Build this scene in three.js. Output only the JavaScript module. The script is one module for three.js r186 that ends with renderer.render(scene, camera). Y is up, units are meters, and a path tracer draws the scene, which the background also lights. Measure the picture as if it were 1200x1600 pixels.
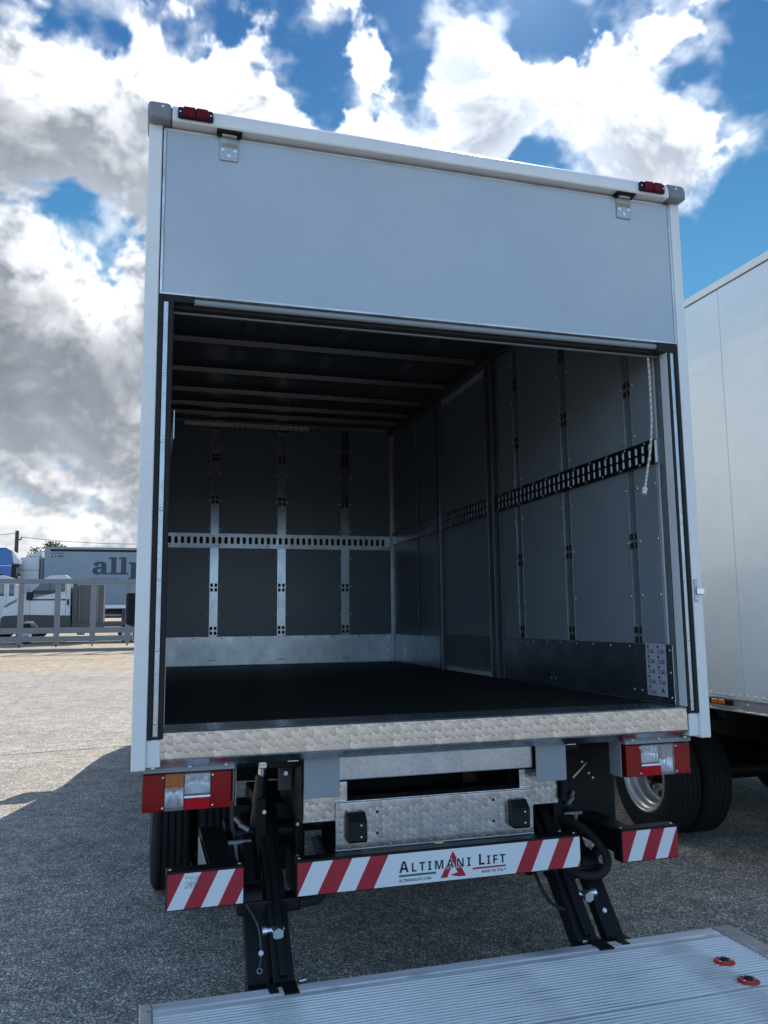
import * as THREE from 'three';
import { RoundedBoxGeometry } from 'three/addons/geometries/RoundedBoxGeometry.js';
import { mergeGeometries } from 'three/addons/utils/BufferGeometryUtils.js';

// ---------------------------------------------------------------- camera, sky, sun, exposure
const scene = new THREE.Scene();
const camera = new THREE.PerspectiveCamera(64.51, 0.75, 0.05, 900);
camera.position.set(-1.0693, 1.3269, 2.808);
camera.rotation.set(0.1320, -0.2860, -0.0108, 'YXZ');
scene.add(camera);

const renderer = new THREE.WebGLRenderer({ antialias: true });
renderer.toneMapping = THREE.LinearToneMapping;
renderer.toneMappingExposure = 2.45;
renderer.shadowMap.enabled = true;

const D2R = Math.PI / 180;
const dirOf = (az, el) => new THREE.Vector3(Math.sin(az * D2R) * Math.cos(el * D2R), Math.sin(el * D2R), -Math.cos(az * D2R) * Math.cos(el * D2R));
const SUN = dirOf(27.5, 41);
const sun = new THREE.DirectionalLight(new THREE.Color(1, 0.94, 0.85), 2.6);
sun.position.copy(SUN).multiplyScalar(60);
sun.castShadow = true;
Object.assign(sun.shadow.camera, { left: -30, right: 30, top: 30, bottom: -30, near: 1, far: 160 });
sun.shadow.mapSize.set(4096, 4096);
scene.add(sun);

// ---------------------------------------------------------------- noise
function rng(seed) { let s = seed >>> 0; return () => { s = (s + 0x6D2B79F5) >>> 0; let t = s; t = Math.imul(t ^ (t >>> 15), t | 1); t ^= t + Math.imul(t ^ (t >>> 7), t | 61); return ((t ^ (t >>> 14)) >>> 0) / 4294967296; }; }
const PERM = new Uint8Array(512), GR = new Float32Array(512);
{ const r = rng(11), p = [...Array(256).keys()]; for (let i = 255; i > 0; i--) { const j = Math.floor(r() * (i + 1)); [p[i], p[j]] = [p[j], p[i]]; } for (let i = 0; i < 512; i++) { PERM[i] = p[i & 255]; } for (let i = 0; i < 256; i++) GR[i] = GR[i + 256] = r() * 2 - 1; }
const G3 = [[1, 1, 0], [-1, 1, 0], [1, -1, 0], [-1, -1, 0], [1, 0, 1], [-1, 0, 1], [1, 0, -1], [-1, 0, -1], [0, 1, 1], [0, -1, 1], [0, 1, -1], [0, -1, -1], [1, 1, 0], [-1, 1, 0], [0, -1, 1], [0, -1, -1]];
const GX = new Float32Array(16), GY = new Float32Array(16), GZ = new Float32Array(16);
G3.forEach((g, i) => { GX[i] = g[0]; GY[i] = g[1]; GZ[i] = g[2]; });
function noise3(x, y, z) {
  const fx = Math.floor(x), fy = Math.floor(y), fz = Math.floor(z);
  const X = fx & 255, Y = fy & 255, Z = fz & 255; x -= fx; y -= fy; z -= fz;
  const u = x * x * x * (x * (x * 6 - 15) + 10), v = y * y * y * (y * (y * 6 - 15) + 10), w = z * z * z * (z * (z * 6 - 15) + 10);
  const A = PERM[X] + Y, AA = PERM[A] + Z, AB = PERM[A + 1] + Z, B = PERM[X + 1] + Y, BA = PERM[B] + Z, BB = PERM[B + 1] + Z;
  const g = (h, a, b, c) => { h &= 15; return GX[h] * a + GY[h] * b + GZ[h] * c; };
  const l = (a, b, t) => a + t * (b - a);
  return l(l(l(g(PERM[AA], x, y, z), g(PERM[BA], x - 1, y, z), u), l(g(PERM[AB], x, y - 1, z), g(PERM[BB], x - 1, y - 1, z), u), v),
    l(l(g(PERM[AA + 1], x, y, z - 1), g(PERM[BA + 1], x - 1, y, z - 1), u), l(g(PERM[AB + 1], x, y - 1, z - 1), g(PERM[BB + 1], x - 1, y - 1, z - 1), u), v), w);
}
function fbm(x, y, z, o) { let a = 0.5, s = 0; for (let i = 0; i < o; i++) { s += a * noise3(x, y, z); x = x * 2.03 + 17.3; y = y * 2.03 + 5.1; z = z * 2.03 + 9.7; a *= 0.5; } return s; }
const clamp = (x, a = 0, b = 1) => Math.min(b, Math.max(a, x));
const smooth = (a, b, x) => { const t = clamp((x - a) / (b - a)); return t * t * (3 - 2 * t); };
const mix = (a, b, t) => a + (b - a) * t;

// ---------------------------------------------------------------- sky: air and broken cumulus
// where the cloud banks and the gaps stand: [azimuth, elevation, half width, half height, strength]
const BANKS = [
  [-14, 33, 9, 6, 0.30], [-4.5, 32.5, 6.5, 4.6, 0.34], [3.2, 33.2, 6, 3.6, 0.36], [6.5, 31.0, 3.8, 2.6, 0.30], [-12, 22, 6.5, 8, 0.40], [0.8, 27, 4.6, 6, 0.32], [-3, 15.5, 13, 7.5, 0.50], [-8, 5, 15, 4.5, 0.36], [12, 34.2, 2.4, 2.6, -0.26], [-3.2, 29.5, 3, 2, 0.2],
  [23.3, 38, 2.6, 4.0, 0.40], [26.6, 35.2, 3.8, 2.4, 0.34], [30.5, 33.6, 5.4, 2.4, 0.36], [34, 30.8, 4.4, 3.0, 0.34], [24.3, 32.4, 2.2, 3.4, 0.32], [40, 35.2, 2.4, 2.0, 0.16], [20.5, 31.8, 2.4, 1.3, 0.28], [38.8, 28.8, 3.2, 2.6, 0.30], [36.6, 36.4, 1.6, 2.4, 0.14],
  [15.4, 36.4, 0.9, 3.0, 0.20], [41, 38.8, 6, 0.9, 0.34], [7.5, 37.2, 2.0, 1.6, 0.10],
  [-6.2, 26.8, 4.0, 3.6, -0.29], [-2.2, 22.2, 2.8, 3.4, -0.30], [-5.4, 37.0, 3.4, 1.8, -0.30], [0.6, 37.2, 2.4, 1.4, -0.26], [11.8, 37.2, 3.0, 3.4, -0.34], [19.4, 36.5, 1.6, 4.2, -0.34], [30, 38.0, 3.2, 1.8, -0.42], [27.6, 30.6, 2.2, 1.0, -0.12], [37.6, 30.8, 2.6, 1.6, 0.22], [44, 33, 3.4, 3.0, -0.36], [42, 22, 7, 6.2, -0.5], [34.6, 38.2, 2.2, 1.6, -0.25],
];
function bankAt(az, el) { let b = 0; for (const [a, e, w, h, s] of BANKS) { let da = az - a; if (da > 180) da -= 360; if (da < -180) da += 360; const q = (da / w) ** 2 + ((el - e) / h) ** 2; if (q < 9) b += s * Math.exp(-q); } return b; }
function density(x, y, z, oct) {
  const wx = 0.035 * noise3(x * 7 + 3.1, y * 7, z * 7), wy = 0.035 * noise3(x * 7, y * 7 + 7.7, z * 7);
  const sx = x + wx, sy = (y + wy) * 1.2, sz = z + wx * 0.7;
  const el = Math.asin(clamp(y, -1, 1)) / D2R, az = Math.atan2(x, -z) / D2R;
  let n = 0, a = 0.42, f = 7; for (let k = 0; k < oct + 1; k++) { n += a * noise3(sx * f + 11.3 * k, sy * f, sz * f + 3.7 * k); a *= 0.56; f *= 2.07; }
  a = 0.11; f = 15; for (let k = 0; k < (oct > 5 ? 5 : 2); k++) { n += a * (0.5 - 1.7 * Math.abs(noise3(sx * f + k, sy * f, sz * f))); a *= 0.62; f *= 2.1; }
  return n + bankAt(az + wx * 60, el + wy * 50) - 0.13;
}
{
  const W = 4096, H = 2048, data = new Float32Array(W * H * 4), c = [0, 0, 0];
  const cell = (x, y, z, oct, out) => {
    const h = clamp(y), cs = x * SUN.x + y * SUN.y + z * SUN.z, ang = Math.acos(clamp(cs, -1, 1)) / D2R;
    const t = smooth(0.72, 0.08, h), t2 = Math.pow(1 - h, 7);
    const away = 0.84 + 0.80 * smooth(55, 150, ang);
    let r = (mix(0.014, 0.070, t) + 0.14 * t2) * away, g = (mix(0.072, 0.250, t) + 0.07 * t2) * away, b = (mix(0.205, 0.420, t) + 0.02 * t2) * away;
    const halo = 0.11 * Math.exp(-ang / 4.2) + 0.022 * Math.exp(-ang / 18);
    r += halo * 0.75; g += halo * 0.95; b += halo * 1.05;
    const d = density(x, y, z, oct);
    if (oct > 5 && d > -0.34) { const wv = 0.55 * smooth(-0.34, -0.03, d) * smooth(-0.05, 0.42, fbm(x * 17 + 4, y * 24, z * 17, 6) + 0.10), near = 0.42 + 0.5 * Math.exp(-ang / 15); r = mix(r, near * 0.95, wv); g = mix(g, near, wv); b = mix(b, near * 1.05, wv); }
    if (d > -0.1) {
      const d2 = density(x + SUN.x * 0.05, y + SUN.y * 0.05, z + SUN.z * 0.05, Math.min(oct, 5)), d3 = density(x + SUN.x * 0.014, y + SUN.y * 0.014, z + SUN.z * 0.014, oct);
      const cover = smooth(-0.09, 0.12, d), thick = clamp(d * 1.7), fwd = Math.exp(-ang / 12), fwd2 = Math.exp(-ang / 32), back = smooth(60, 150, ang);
      const lit = Math.exp(-Math.max(0, d2 + 0.04) * 2.6) * mix(1, 0.7, thick), relief = clamp(0.50 + (d - d3) * 5.5, 0.05, 1.25);
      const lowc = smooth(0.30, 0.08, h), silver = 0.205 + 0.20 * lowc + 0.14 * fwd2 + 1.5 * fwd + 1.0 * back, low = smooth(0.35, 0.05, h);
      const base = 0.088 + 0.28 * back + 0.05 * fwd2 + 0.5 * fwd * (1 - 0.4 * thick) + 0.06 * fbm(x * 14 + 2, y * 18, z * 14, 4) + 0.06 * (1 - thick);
      const v = silver * lit * relief;
      const R = base * 0.90 + v * mix(1.0, 1.03, low), G = base * 1.0 + v, B = base * 1.17 + v * mix(1.0, 0.93, low), haze = 0.45 * Math.pow(1 - h, 10);
      r = mix(r, mix(R, 0.40, haze), cover); g = mix(g, mix(G, 0.43, haze), cover); b = mix(b, mix(B, 0.45, haze), cover);
    }
    out[0] = r; out[1] = g; out[2] = b;
  };
  for (let j = 0; j < H; j++) {
    const phi = ((j + 0.5) / H - 0.5) * Math.PI, cp = Math.cos(phi), y = Math.sin(phi);
    for (let i = 0; i < W; i++) {
      const o = (j * W + i) * 4; data[o + 3] = 1;
      if (y < -0.02) { data[o] = 0.20; data[o + 1] = 0.20; data[o + 2] = 0.20; continue; }
      const th = ((i + 0.5) / W - 0.5) * 2 * Math.PI, x = Math.cos(th) * cp, z = Math.sin(th) * cp;
      const az = Math.atan2(x, -z) / D2R, fine = az > -25 && az < 60 && y < 0.8;
      if (!fine && ((i | j) & 3)) { const p = ((j & ~3) * W + (i & ~3)) * 4; if ((j & ~3) / H - 0.5 > -0.006) { data[o] = data[p]; data[o + 1] = data[p + 1]; data[o + 2] = data[p + 2]; continue; } }
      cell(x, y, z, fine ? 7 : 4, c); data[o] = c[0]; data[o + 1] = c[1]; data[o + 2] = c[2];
    }
  }
  const sky = new THREE.DataTexture(data, W, H, THREE.RGBAFormat, THREE.FloatType);
  sky.mapping = THREE.EquirectangularReflectionMapping; sky.magFilter = THREE.LinearFilter; sky.minFilter = THREE.LinearFilter; sky.needsUpdate = true;
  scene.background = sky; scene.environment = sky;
}

// ---------------------------------------------------------------- textures
function tex(w, h, fn, srgb, rep) {
  const d = new Uint8Array(w * h * 4);
  for (let j = 0; j < h; j++) for (let i = 0; i < w; i++) { const p = fn(i, j), o = (j * w + i) * 4; if (typeof p === 'number') { d[o] = d[o + 1] = d[o + 2] = clamp(p) * 255; } else { d[o] = clamp(p[0]) * 255; d[o + 1] = clamp(p[1]) * 255; d[o + 2] = clamp(p[2]) * 255; } d[o + 3] = 255; }
  const t = new THREE.DataTexture(d, w, h, THREE.RGBAFormat);
  t.wrapS = t.wrapT = THREE.RepeatWrapping; t.magFilter = THREE.LinearFilter; t.minFilter = THREE.LinearMipmapLinearFilter; t.generateMipmaps = true;
  if (srgb) t.colorSpace = THREE.SRGBColorSpace;
  if (rep) t.repeat.set(rep[0], rep[1]);
  t.needsUpdate = true; return t;
}
// tileable noise on a torus-like lattice
function tile(n, cells, seed, rows = cells) {
  const r = rng(seed), g = new Float32Array(cells * rows); for (let i = 0; i < g.length; i++) g[i] = r();
  return (i, j) => { const x = i / n * cells, y = j / n * rows, xi = Math.floor(x), yi = Math.floor(y); let fx = x - xi, fy = y - yi; fx = fx * fx * (3 - 2 * fx); fy = fy * fy * (3 - 2 * fy); const a = (yi % rows) * cells, b = ((yi + 1) % rows) * cells, x0 = xi % cells, x1 = (xi + 1) % cells; return mix(mix(g[a + x0], g[a + x1], fx), mix(g[b + x0], g[b + x1], fx), fy); };
}
// asphalt: stones of 4 to 9 mm in dark binder, one tile is 2.56 m
const ASPH = (() => {
  const N = 2048, C = 330, r = rng(5), px = new Float32Array(C * C), py = new Float32Array(C * C), tone = new Float32Array(C * C), hgt = new Float32Array(C * C), rad = new Float32Array(C * C);
  for (let i = 0; i < C * C; i++) { px[i] = r(); py[i] = r(); tone[i] = r(); hgt[i] = r(); rad[i] = 0.30 + 0.5 * r(); }
  const col = new Uint8Array(N * N * 4), bmp = new Uint8Array(N * N * 4), n1 = tile(N, 23, 8), n2 = tile(N, 90, 9), n3 = tile(N, 7, 3), s = C / N;
  for (let j = 0; j < N; j++) for (let i = 0; i < N; i++) {
    const x = i * s, y = j * s, xi = Math.floor(x), yi = Math.floor(y); let best = 9, id = 0;
    for (let b = -1; b <= 1; b++) for (let a = -1; a <= 1; a++) { const cx = (xi + a + C) % C, cy = (yi + b + C) % C, k = cy * C + cx, dx = xi + a + px[k] - x, dy = yi + b + py[k] - y, q = Math.sqrt(dx * dx + dy * dy) / rad[k]; if (q < best) { best = q; id = k; } }
    const stone = smooth(1.15, 0.75, best), dome = Math.sqrt(Math.max(0, 1 - best * best * 0.7));
    const v = mix(0.25, 0.33 + 0.21 * tone[id] * tone[id] + 0.07 * tone[id], stone) * (0.80 + 0.16 * n1(i, j) + 0.22 * n2(i, j)) * (0.94 + 0.1 * n3(i, j));
    const o = (j * N + i) * 4, w = hgt[id] - 0.5;
    col[o] = clamp(v * (1.02 + 0.06 * w)) * 255; col[o + 1] = clamp(v) * 255; col[o + 2] = clamp(v * (0.975 - 0.05 * w)) * 255; col[o + 3] = 255;
    const hh = stone * (0.35 + 0.65 * hgt[id]) * dome; bmp[o] = bmp[o + 1] = bmp[o + 2] = hh * 255; bmp[o + 3] = 255;
  }
  const mk = (d, srgb) => { const t = new THREE.DataTexture(d, N, N, THREE.RGBAFormat); t.wrapS = t.wrapT = THREE.RepeatWrapping; t.magFilter = THREE.LinearFilter; t.minFilter = THREE.LinearMipmapLinearFilter; t.generateMipmaps = true; if (srgb) t.colorSpace = THREE.SRGBColorSpace; t.repeat.set(1 / 2.56, 1 / 2.56); t.needsUpdate = true; return t; };
  return { map: mk(col, true), bump: mk(bmp, false) };
})();
// engine-turned stainless steel: overlapping ground rosettes, 33 mm pitch, tile 0.198 m
const TURNED = (() => {
  const N = 396, P = 66, R = 52, nrm = new Uint8Array(N * N * 4), col = new Uint8Array(N * N * 4), rnd = rng(77), tint = []; for (let k = 0; k < 36; k++) tint.push(rnd());
  for (let j = 0; j < N; j++) for (let i = 0; i < N; i++) {
    let fx = 0, fy = 0, q = 0, tt = 0.5;
    for (let a = -1; a <= 6; a++) for (let b = -1; b <= 6; b++) { const cx = a * P + P / 2, cy = b * P + P / 2 + ((a & 1) ? 5 : -5), dx = i - cx, dy = j - cy, d = Math.hypot(dx, dy); if (d < R) { fx = dx / R; fy = dy / R; q = d / R; tt = tint[((b + 6) % 6) * 6 + (a + 6) % 6]; } }
    const o = (j * N + i) * 4, rim = smooth(0.80, 0.97, q), k = 0.07 * q + 0.08 * rim + 0.04 * Math.sin(q * 60), nx = fx * k, ny = fy * k, l = 1 / Math.hypot(nx, ny, 1);
    nrm[o] = (nx * l * 0.5 + 0.5) * 255; nrm[o + 1] = (ny * l * 0.5 + 0.5) * 255; nrm[o + 2] = (l * 0.5 + 0.5) * 255; nrm[o + 3] = 255;
    const v = 0.80 + 0.13 * tt + 0.04 * Math.sin(q * 40) + 0.05 * smooth(0.7, 0.9, q) - 0.17 * smooth(0.90, 1.0, q);
    col[o] = clamp(v) * 255; col[o + 1] = clamp(v * 0.99) * 255; col[o + 2] = clamp(v * 0.97) * 255; col[o + 3] = 255;
  }
  const mk = (d, srgb) => { const t = new THREE.DataTexture(d, N, N, THREE.RGBAFormat); t.wrapS = t.wrapT = THREE.RepeatWrapping; t.magFilter = THREE.LinearFilter; t.minFilter = THREE.LinearMipmapLinearFilter; t.generateMipmaps = true; if (srgb) t.colorSpace = THREE.SRGBColorSpace; t.repeat.set(1 / 0.156, 1 / 0.156); t.needsUpdate = true; return t; };
  return { map: mk(col, true), normal: mk(nrm, false) };
})();
const spangle = (() => { // galvanised flowers, tile 0.4 m
  const N = 512, C = 34, r = rng(15), px = [], py = [], tn = []; for (let i = 0; i < C * C; i++) { px.push(r()); py.push(r()); tn.push(r()); }
  const n1 = tile(N, 6, 71);
  return tex(N, N, (i, j) => { const x = i / N * C, y = j / N * C, xi = Math.floor(x), yi = Math.floor(y); let b = 9, id = 0; for (let c = -1; c <= 1; c++) for (let a = -1; a <= 1; a++) { const k = ((yi + c + C) % C) * C + (xi + a + C) % C, d = (xi + a + px[k] - x) ** 2 + (yi + c + py[k] - y) ** 2; if (d < b) { b = d; id = k; } } return 0.80 + 0.06 * tn[id] + 0.10 * n1(i, j); }, true, [2.5, 2.5]);
})();
const grime = (() => { const N = 512, a = tile(N, 5, 21), b = tile(N, 17, 22), c = tile(N, 61, 23); return tex(N, N, (i, j) => 0.945 + 0.025 * a(i, j) + 0.02 * b(i, j) + 0.01 * c(i, j), true, [0.8, 0.8]); })();
const roughWear = (() => { const N = 512, a = tile(N, 6, 31), b = tile(N, 30, 32); return tex(N, N, (i, j) => 0.62 + 0.28 * a(i, j) + 0.12 * b(i, j), false, [1.1, 1.1]); })();
const brushed = (() => { const N = 512, r = rng(41), rows = [...Array(N)].map(() => r()), a = tile(N, 6, 42), b = tile(N, 24, 43); return tex(N, N, (i, j) => 0.66 + 0.12 * rows[j] + 0.2 * a(i, j) + 0.08 * b(i, j), true, [1.6, 1.6]); })();
const scuffed = (() => { const N = 512, a = tile(N, 4, 81), b = tile(N, 5, 82, 14), c = tile(N, 6, 83, 90), d = tile(N, 9, 84, 44); return tex(N, N, (i, j) => 0.82 + 0.10 * a(i, j) + 0.06 * b(i, j) + 0.10 * (c(i, j) - 0.5) - 0.24 * smooth(0.62, 0.95, d(i, j)) * smooth(0.35, 0.8, b(j, i)), true, [0.7, 0.7]); })();
const ripple = (() => { const N = 512, a = tile(N, 3, 51), b = tile(N, 7, 52); return tex(N, N, (i, j) => 0.6 * a(i, j) + 0.4 * b(i, j), false, [0.45, 0.45]); })();
const plyFloor = (() => { const N = 512, a = tile(N, 8, 61), b = tile(N, 40, 62), r = rng(63), rows = [...Array(N)].map(() => r()); return tex(N, N, (i, j) => { const v = 0.14 + 0.05 * a(i, j) + 0.04 * b(i, j) + 0.03 * rows[j]; return [v * 1.1, v, v * 0.95]; }, true, [1, 1]); })();
const fluting = tex(64, 4, (i) => 0.5 + 0.5 * Math.sin(i / 64 * Math.PI * 2), false, [1 / 0.0065, 1]);

// ---------------------------------------------------------------- materials
const lin = (r, g, b) => new THREE.Color().setRGB(r, g, b);
const std = (c, rough, metal = 0, o = {}) => new THREE.MeshStandardMaterial({ color: c, roughness: rough, metalness: metal, ...o });
const phy = (c, rough, metal = 0, o = {}) => new THREE.MeshPhysicalMaterial({ color: c, roughness: rough, metalness: metal, ...o });
const M = {
  white: phy(lin(0.80, 0.80, 0.79), 0.42, 0, { map: grime, clearcoat: 0.35, clearcoatRoughness: 0.25 }),
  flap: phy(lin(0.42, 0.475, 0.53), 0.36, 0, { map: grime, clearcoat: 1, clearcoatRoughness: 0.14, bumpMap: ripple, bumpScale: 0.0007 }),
  side: phy(lin(0.76, 0.83, 0.86), 0.35, 0, { map: grime, clearcoat: 0.8, clearcoatRoughness: 0.07, bumpMap: ripple, bumpScale: 0.004 }),
  greyPlastic: std(lin(0.22, 0.23, 0.24), 0.5, 0, { map: grime }),
  greyPaint: std(lin(0.27, 0.30, 0.33), 0.42, 0, { map: grime }),
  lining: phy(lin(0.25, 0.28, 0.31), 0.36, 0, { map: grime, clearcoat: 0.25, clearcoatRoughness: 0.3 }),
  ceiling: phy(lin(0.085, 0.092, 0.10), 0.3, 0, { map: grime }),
  galv: std(lin(0.62, 0.66, 0.70), 0.4, 0.85, { map: spangle, roughnessMap: roughWear }),
  galvDull: std(lin(0.36, 0.38, 0.40), 0.55, 0.6, { map: spangle }),
  alu: std(lin(0.80, 0.83, 0.86), 0.46, 0.8, { map: brushed, roughnessMap: roughWear }),
  deck: std(lin(0.97, 0.965, 0.95), 0.55, 0.2, { map: scuffed, roughnessMap: roughWear }),
  turned: std(lin(0.85, 0.87, 0.90), 0.24, 0.97, { map: TURNED.map, normalMap: TURNED.normal, normalScale: new THREE.Vector2(0.8, 0.8) }),
  liningShaded: phy(lin(0.135, 0.165, 0.195), 0.36, 0, { map: grime }),  // lining colour darkened to carry the shade deep in the load space
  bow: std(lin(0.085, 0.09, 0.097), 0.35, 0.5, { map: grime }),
  postSteel: std(lin(0.42, 0.46, 0.50), 0.24, 0.95, { map: spangle, roughnessMap: roughWear }),
  kickSteel: std(lin(0.42, 0.47, 0.52), 0.32, 0.9, { map: brushed, roughnessMap: roughWear }),
  railSteel: std(lin(0.30, 0.33, 0.36), 0.25, 1),
  zinc: std(lin(0.75, 0.78, 0.80), 0.3, 0.95),
  hinge: std(lin(0.60, 0.60, 0.57), 0.4, 0.8, { map: spangle }),
  black: phy(lin(0.0045, 0.005, 0.006), 0.5, 0, { specularIntensity: 0.6 }),
  blackSteel: phy(lin(0.0045, 0.005, 0.006), 0.5, 0, { specularIntensity: 0.5 }),
  rubber: std(lin(0.012, 0.012, 0.013), 0.8),
  tyre: phy(lin(0.022, 0.022, 0.024), 0.8, 0, { map: grime, specularIntensity: 0.4 }),
  rim: std(lin(0.52, 0.53, 0.54), 0.36, 0.75, { map: grime }),
  floor: std(lin(0.10, 0.10, 0.10), 0.62, 0, { map: plyFloor }),
  led: std(lin(0.72, 0.70, 0.66), 0.4),
  red: phy(lin(0.30, 0.001, 0.010), 0.35, 0, { specularIntensity: 0.25, clearcoat: 0.12, clearcoatRoughness: 0.05, bumpMap: fluting, bumpScale: 0.0005 }),
  redDark: phy(lin(0.12, 0.001, 0.005), 0.35, 0, { specularIntensity: 0.3, clearcoat: 0.12, clearcoatRoughness: 0.1 }),
  reflector: phy(lin(0.45, 0.002, 0.014), 0.35, 0, { specularIntensity: 0.25, clearcoat: 0.12, clearcoatRoughness: 0.1 }),
  amber: phy(lin(0.62, 0.20, 0.07), 0.25, 0, { clearcoat: 1, clearcoatRoughness: 0.08, bumpMap: fluting, bumpScale: 0.0005 }),
  clear: phy(lin(0.66, 0.70, 0.74), 0.2, 0.15, { clearcoat: 1, clearcoatRoughness: 0.06, bumpMap: fluting, bumpScale: 0.0007 }),
  chrome: std(lin(0.86, 0.87, 0.88), 0.22, 1, { bumpMap: fluting, bumpScale: 0.0016 }),
  redLens: phy(lin(0.62, 0.003, 0.020), 0.10, 0, { specularIntensity: 0.6, transmission: 0.72, thickness: 0, clearcoat: 0.2, bumpMap: fluting, bumpScale: 0.0006 }),
  clearLens: phy(lin(0.93, 0.96, 0.99), 0.09, 0, { transmission: 0.93, thickness: 0, bumpMap: fluting, bumpScale: 0.0010 }),
  amberLens: phy(lin(0.95, 0.50, 0.20), 0.10, 0, { transmission: 0.85, thickness: 0, bumpMap: fluting, bumpScale: 0.0008 }),
  orange: phy(lin(0.75, 0.16, 0.012), 0.25, 0, { clearcoat: 1 }),
  redCap: phy(lin(0.50, 0.022, 0.012), 0.38, 0, { clearcoat: 0.4 }),
  backing: std(lin(0.90, 0.92, 0.94), 0.45),
  gate: std(lin(0.20, 0.205, 0.215), 0.5, 0.1, { map: grime }),
  glass: phy(lin(0.02, 0.025, 0.03), 0.06, 0, { clearcoat: 1 }),
  vanPaint: phy(lin(0.52, 0.54, 0.57), 0.3, 0, { clearcoat: 0.7 }),
  vanTrim: std(lin(0.05, 0.052, 0.057), 0.6),
  bluePaint: phy(lin(0.006, 0.075, 0.32), 0.3, 0, { clearcoat: 0.8 }),
  curtain: std(lin(0.27, 0.32, 0.37), 0.55, 0, { map: grime }),
  darkGrey: std(lin(0.07, 0.075, 0.08), 0.6),
  wood: std(lin(0.08, 0.06, 0.045), 0.9),
  leaf: std(lin(0.06, 0.075, 0.03), 0.85, 0, { side: THREE.DoubleSide }),
  bark: std(lin(0.10, 0.08, 0.06), 0.95),
  rope: std(lin(0.66, 0.63, 0.58), 0.9),
  ropeFleck: std(lin(0.10, 0.10, 0.11), 0.9),
  concrete: std(lin(0.26, 0.25, 0.235), 0.9, 0, { map: grime }),
  tar: std(lin(0.05, 0.048, 0.046), 0.8),
};

// ---------------------------------------------------------------- geometry helpers
function uvm(g) { // texture coordinates in metres, by the face's main axis
  const n = g.index ? g.toNonIndexed() : g, p = n.attributes.position, no = n.attributes.normal, uv = new Float32Array(p.count * 2);
  for (let i = 0; i < p.count; i++) {
    const t = i - (i % 3); let ax = 0, ay = 0, az = 0; for (let k = 0; k < 3; k++) { ax += no.getX(t + k); ay += no.getY(t + k); az += no.getZ(t + k); }
    ax = Math.abs(ax); ay = Math.abs(ay); az = Math.abs(az);
    if (ax >= ay && ax >= az) { uv[2 * i] = p.getZ(i); uv[2 * i + 1] = p.getY(i); } else if (ay >= az) { uv[2 * i] = p.getX(i); uv[2 * i + 1] = p.getZ(i); } else { uv[2 * i] = p.getX(i); uv[2 * i + 1] = p.getY(i); }
  }
  n.setAttribute('uv', new THREE.BufferAttribute(uv, 2)); return n;
}
const box = (x0, x1, y0, y1, z0, z1, r = 0) => { // by its extents
  const w = Math.abs(x1 - x0), h = Math.abs(y1 - y0), d = Math.abs(z1 - z0);
  const g = r > 0 ? new RoundedBoxGeometry(w, h, d, 2, Math.min(r, w / 2.01, h / 2.01, d / 2.01)) : new THREE.BoxGeometry(w, h, d);
  return uvm(g.translate((x0 + x1) / 2, (y0 + y1) / 2, (z0 + z1) / 2));
};
const V = (x, y, z) => new THREE.Vector3(x, y, z);
function rod(a, b, r, seg = 12, r2 = r) { // cylinder between two points
  const A = V(...a), B = V(...b), d = B.clone().sub(A), g = new THREE.CylinderGeometry(r2, r, d.length(), seg);
  g.applyQuaternion(new THREE.Quaternion().setFromUnitVectors(V(0, 1, 0), d.clone().normalize())); const c = A.add(B).multiplyScalar(0.5);
  return uvm(g.translate(c.x, c.y, c.z));
}
function bar(a, b, w, h, r = 0.003) { // rectangular bar in the y-z plane between two points with equal x
  const A = V(...a), B = V(...b), d = B.clone().sub(A), g = new RoundedBoxGeometry(w, h, d.length(), 2, r);
  const m = new THREE.Matrix4().lookAt(B, A, V(0, 1, 0)); g.applyMatrix4(m); const c = A.add(B).multiplyScalar(0.5);
  return uvm(g.translate(c.x, c.y, c.z));
}
const tube = (pts, r, seg = 24, rs = 8) => uvm(new THREE.TubeGeometry(new THREE.CatmullRomCurve3(pts.map((p) => V(...p))), seg, r, rs));
function extrudeX(profile, x0, x1, bevel = 0) { // closed [z, y] outline swept along x
  const s = new THREE.Shape(profile.map(([z, y]) => new THREE.Vector2(z, y)));
  const g = new THREE.ExtrudeGeometry(s, { depth: x1 - x0 - 2 * bevel, bevelEnabled: bevel > 0, bevelSize: bevel, bevelThickness: bevel, bevelOffset: -bevel, bevelSegments: 2, curveSegments: 8 });
  // shape lies in x-y with depth along z: send (X, Y, Z) to (z, y, x)
  const m = new THREE.Matrix4().set(0, 0, 1, x0 + bevel, 0, 1, 0, 0, 1, 0, 0, 0, 0, 0, 0, 1); g.applyMatrix4(m);
  const n = g.index ? g.toNonIndexed() : g, p = n.attributes.position, q = n.attributes.normal; // the swap mirrors: turn the faces round
  for (let i = 0; i < p.count; i += 3) for (const a of [p, q]) { const t = [a.getX(i + 1), a.getY(i + 1), a.getZ(i + 1)]; a.setXYZ(i + 1, a.getX(i + 2), a.getY(i + 2), a.getZ(i + 2)); a.setXYZ(i + 2, ...t); }
  n.computeVertexNormals(); return uvm(n);
}
const used = {};
const numbered = (n) => { const k = used[n] = (used[n] ?? -1) + 1; return k ? `${n}_${String(k).padStart(3, '0')}` : n; };
function add(name, geos, mat, parent) {
  const list = Array.isArray(geos) ? geos : [geos];
  const g = list.length > 1 ? mergeGeometries(list.map((q) => { const n = q.index ? q.toNonIndexed() : q; for (const k of Object.keys(n.attributes)) if (!['position', 'normal', 'uv'].includes(k)) n.deleteAttribute(k); return n; })) : list[0];
  const m = new THREE.Mesh(g, mat); m.name = parent ? name : numbered(name); m.castShadow = m.receiveShadow = true; (parent || scene).add(m); return m;
}
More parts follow.
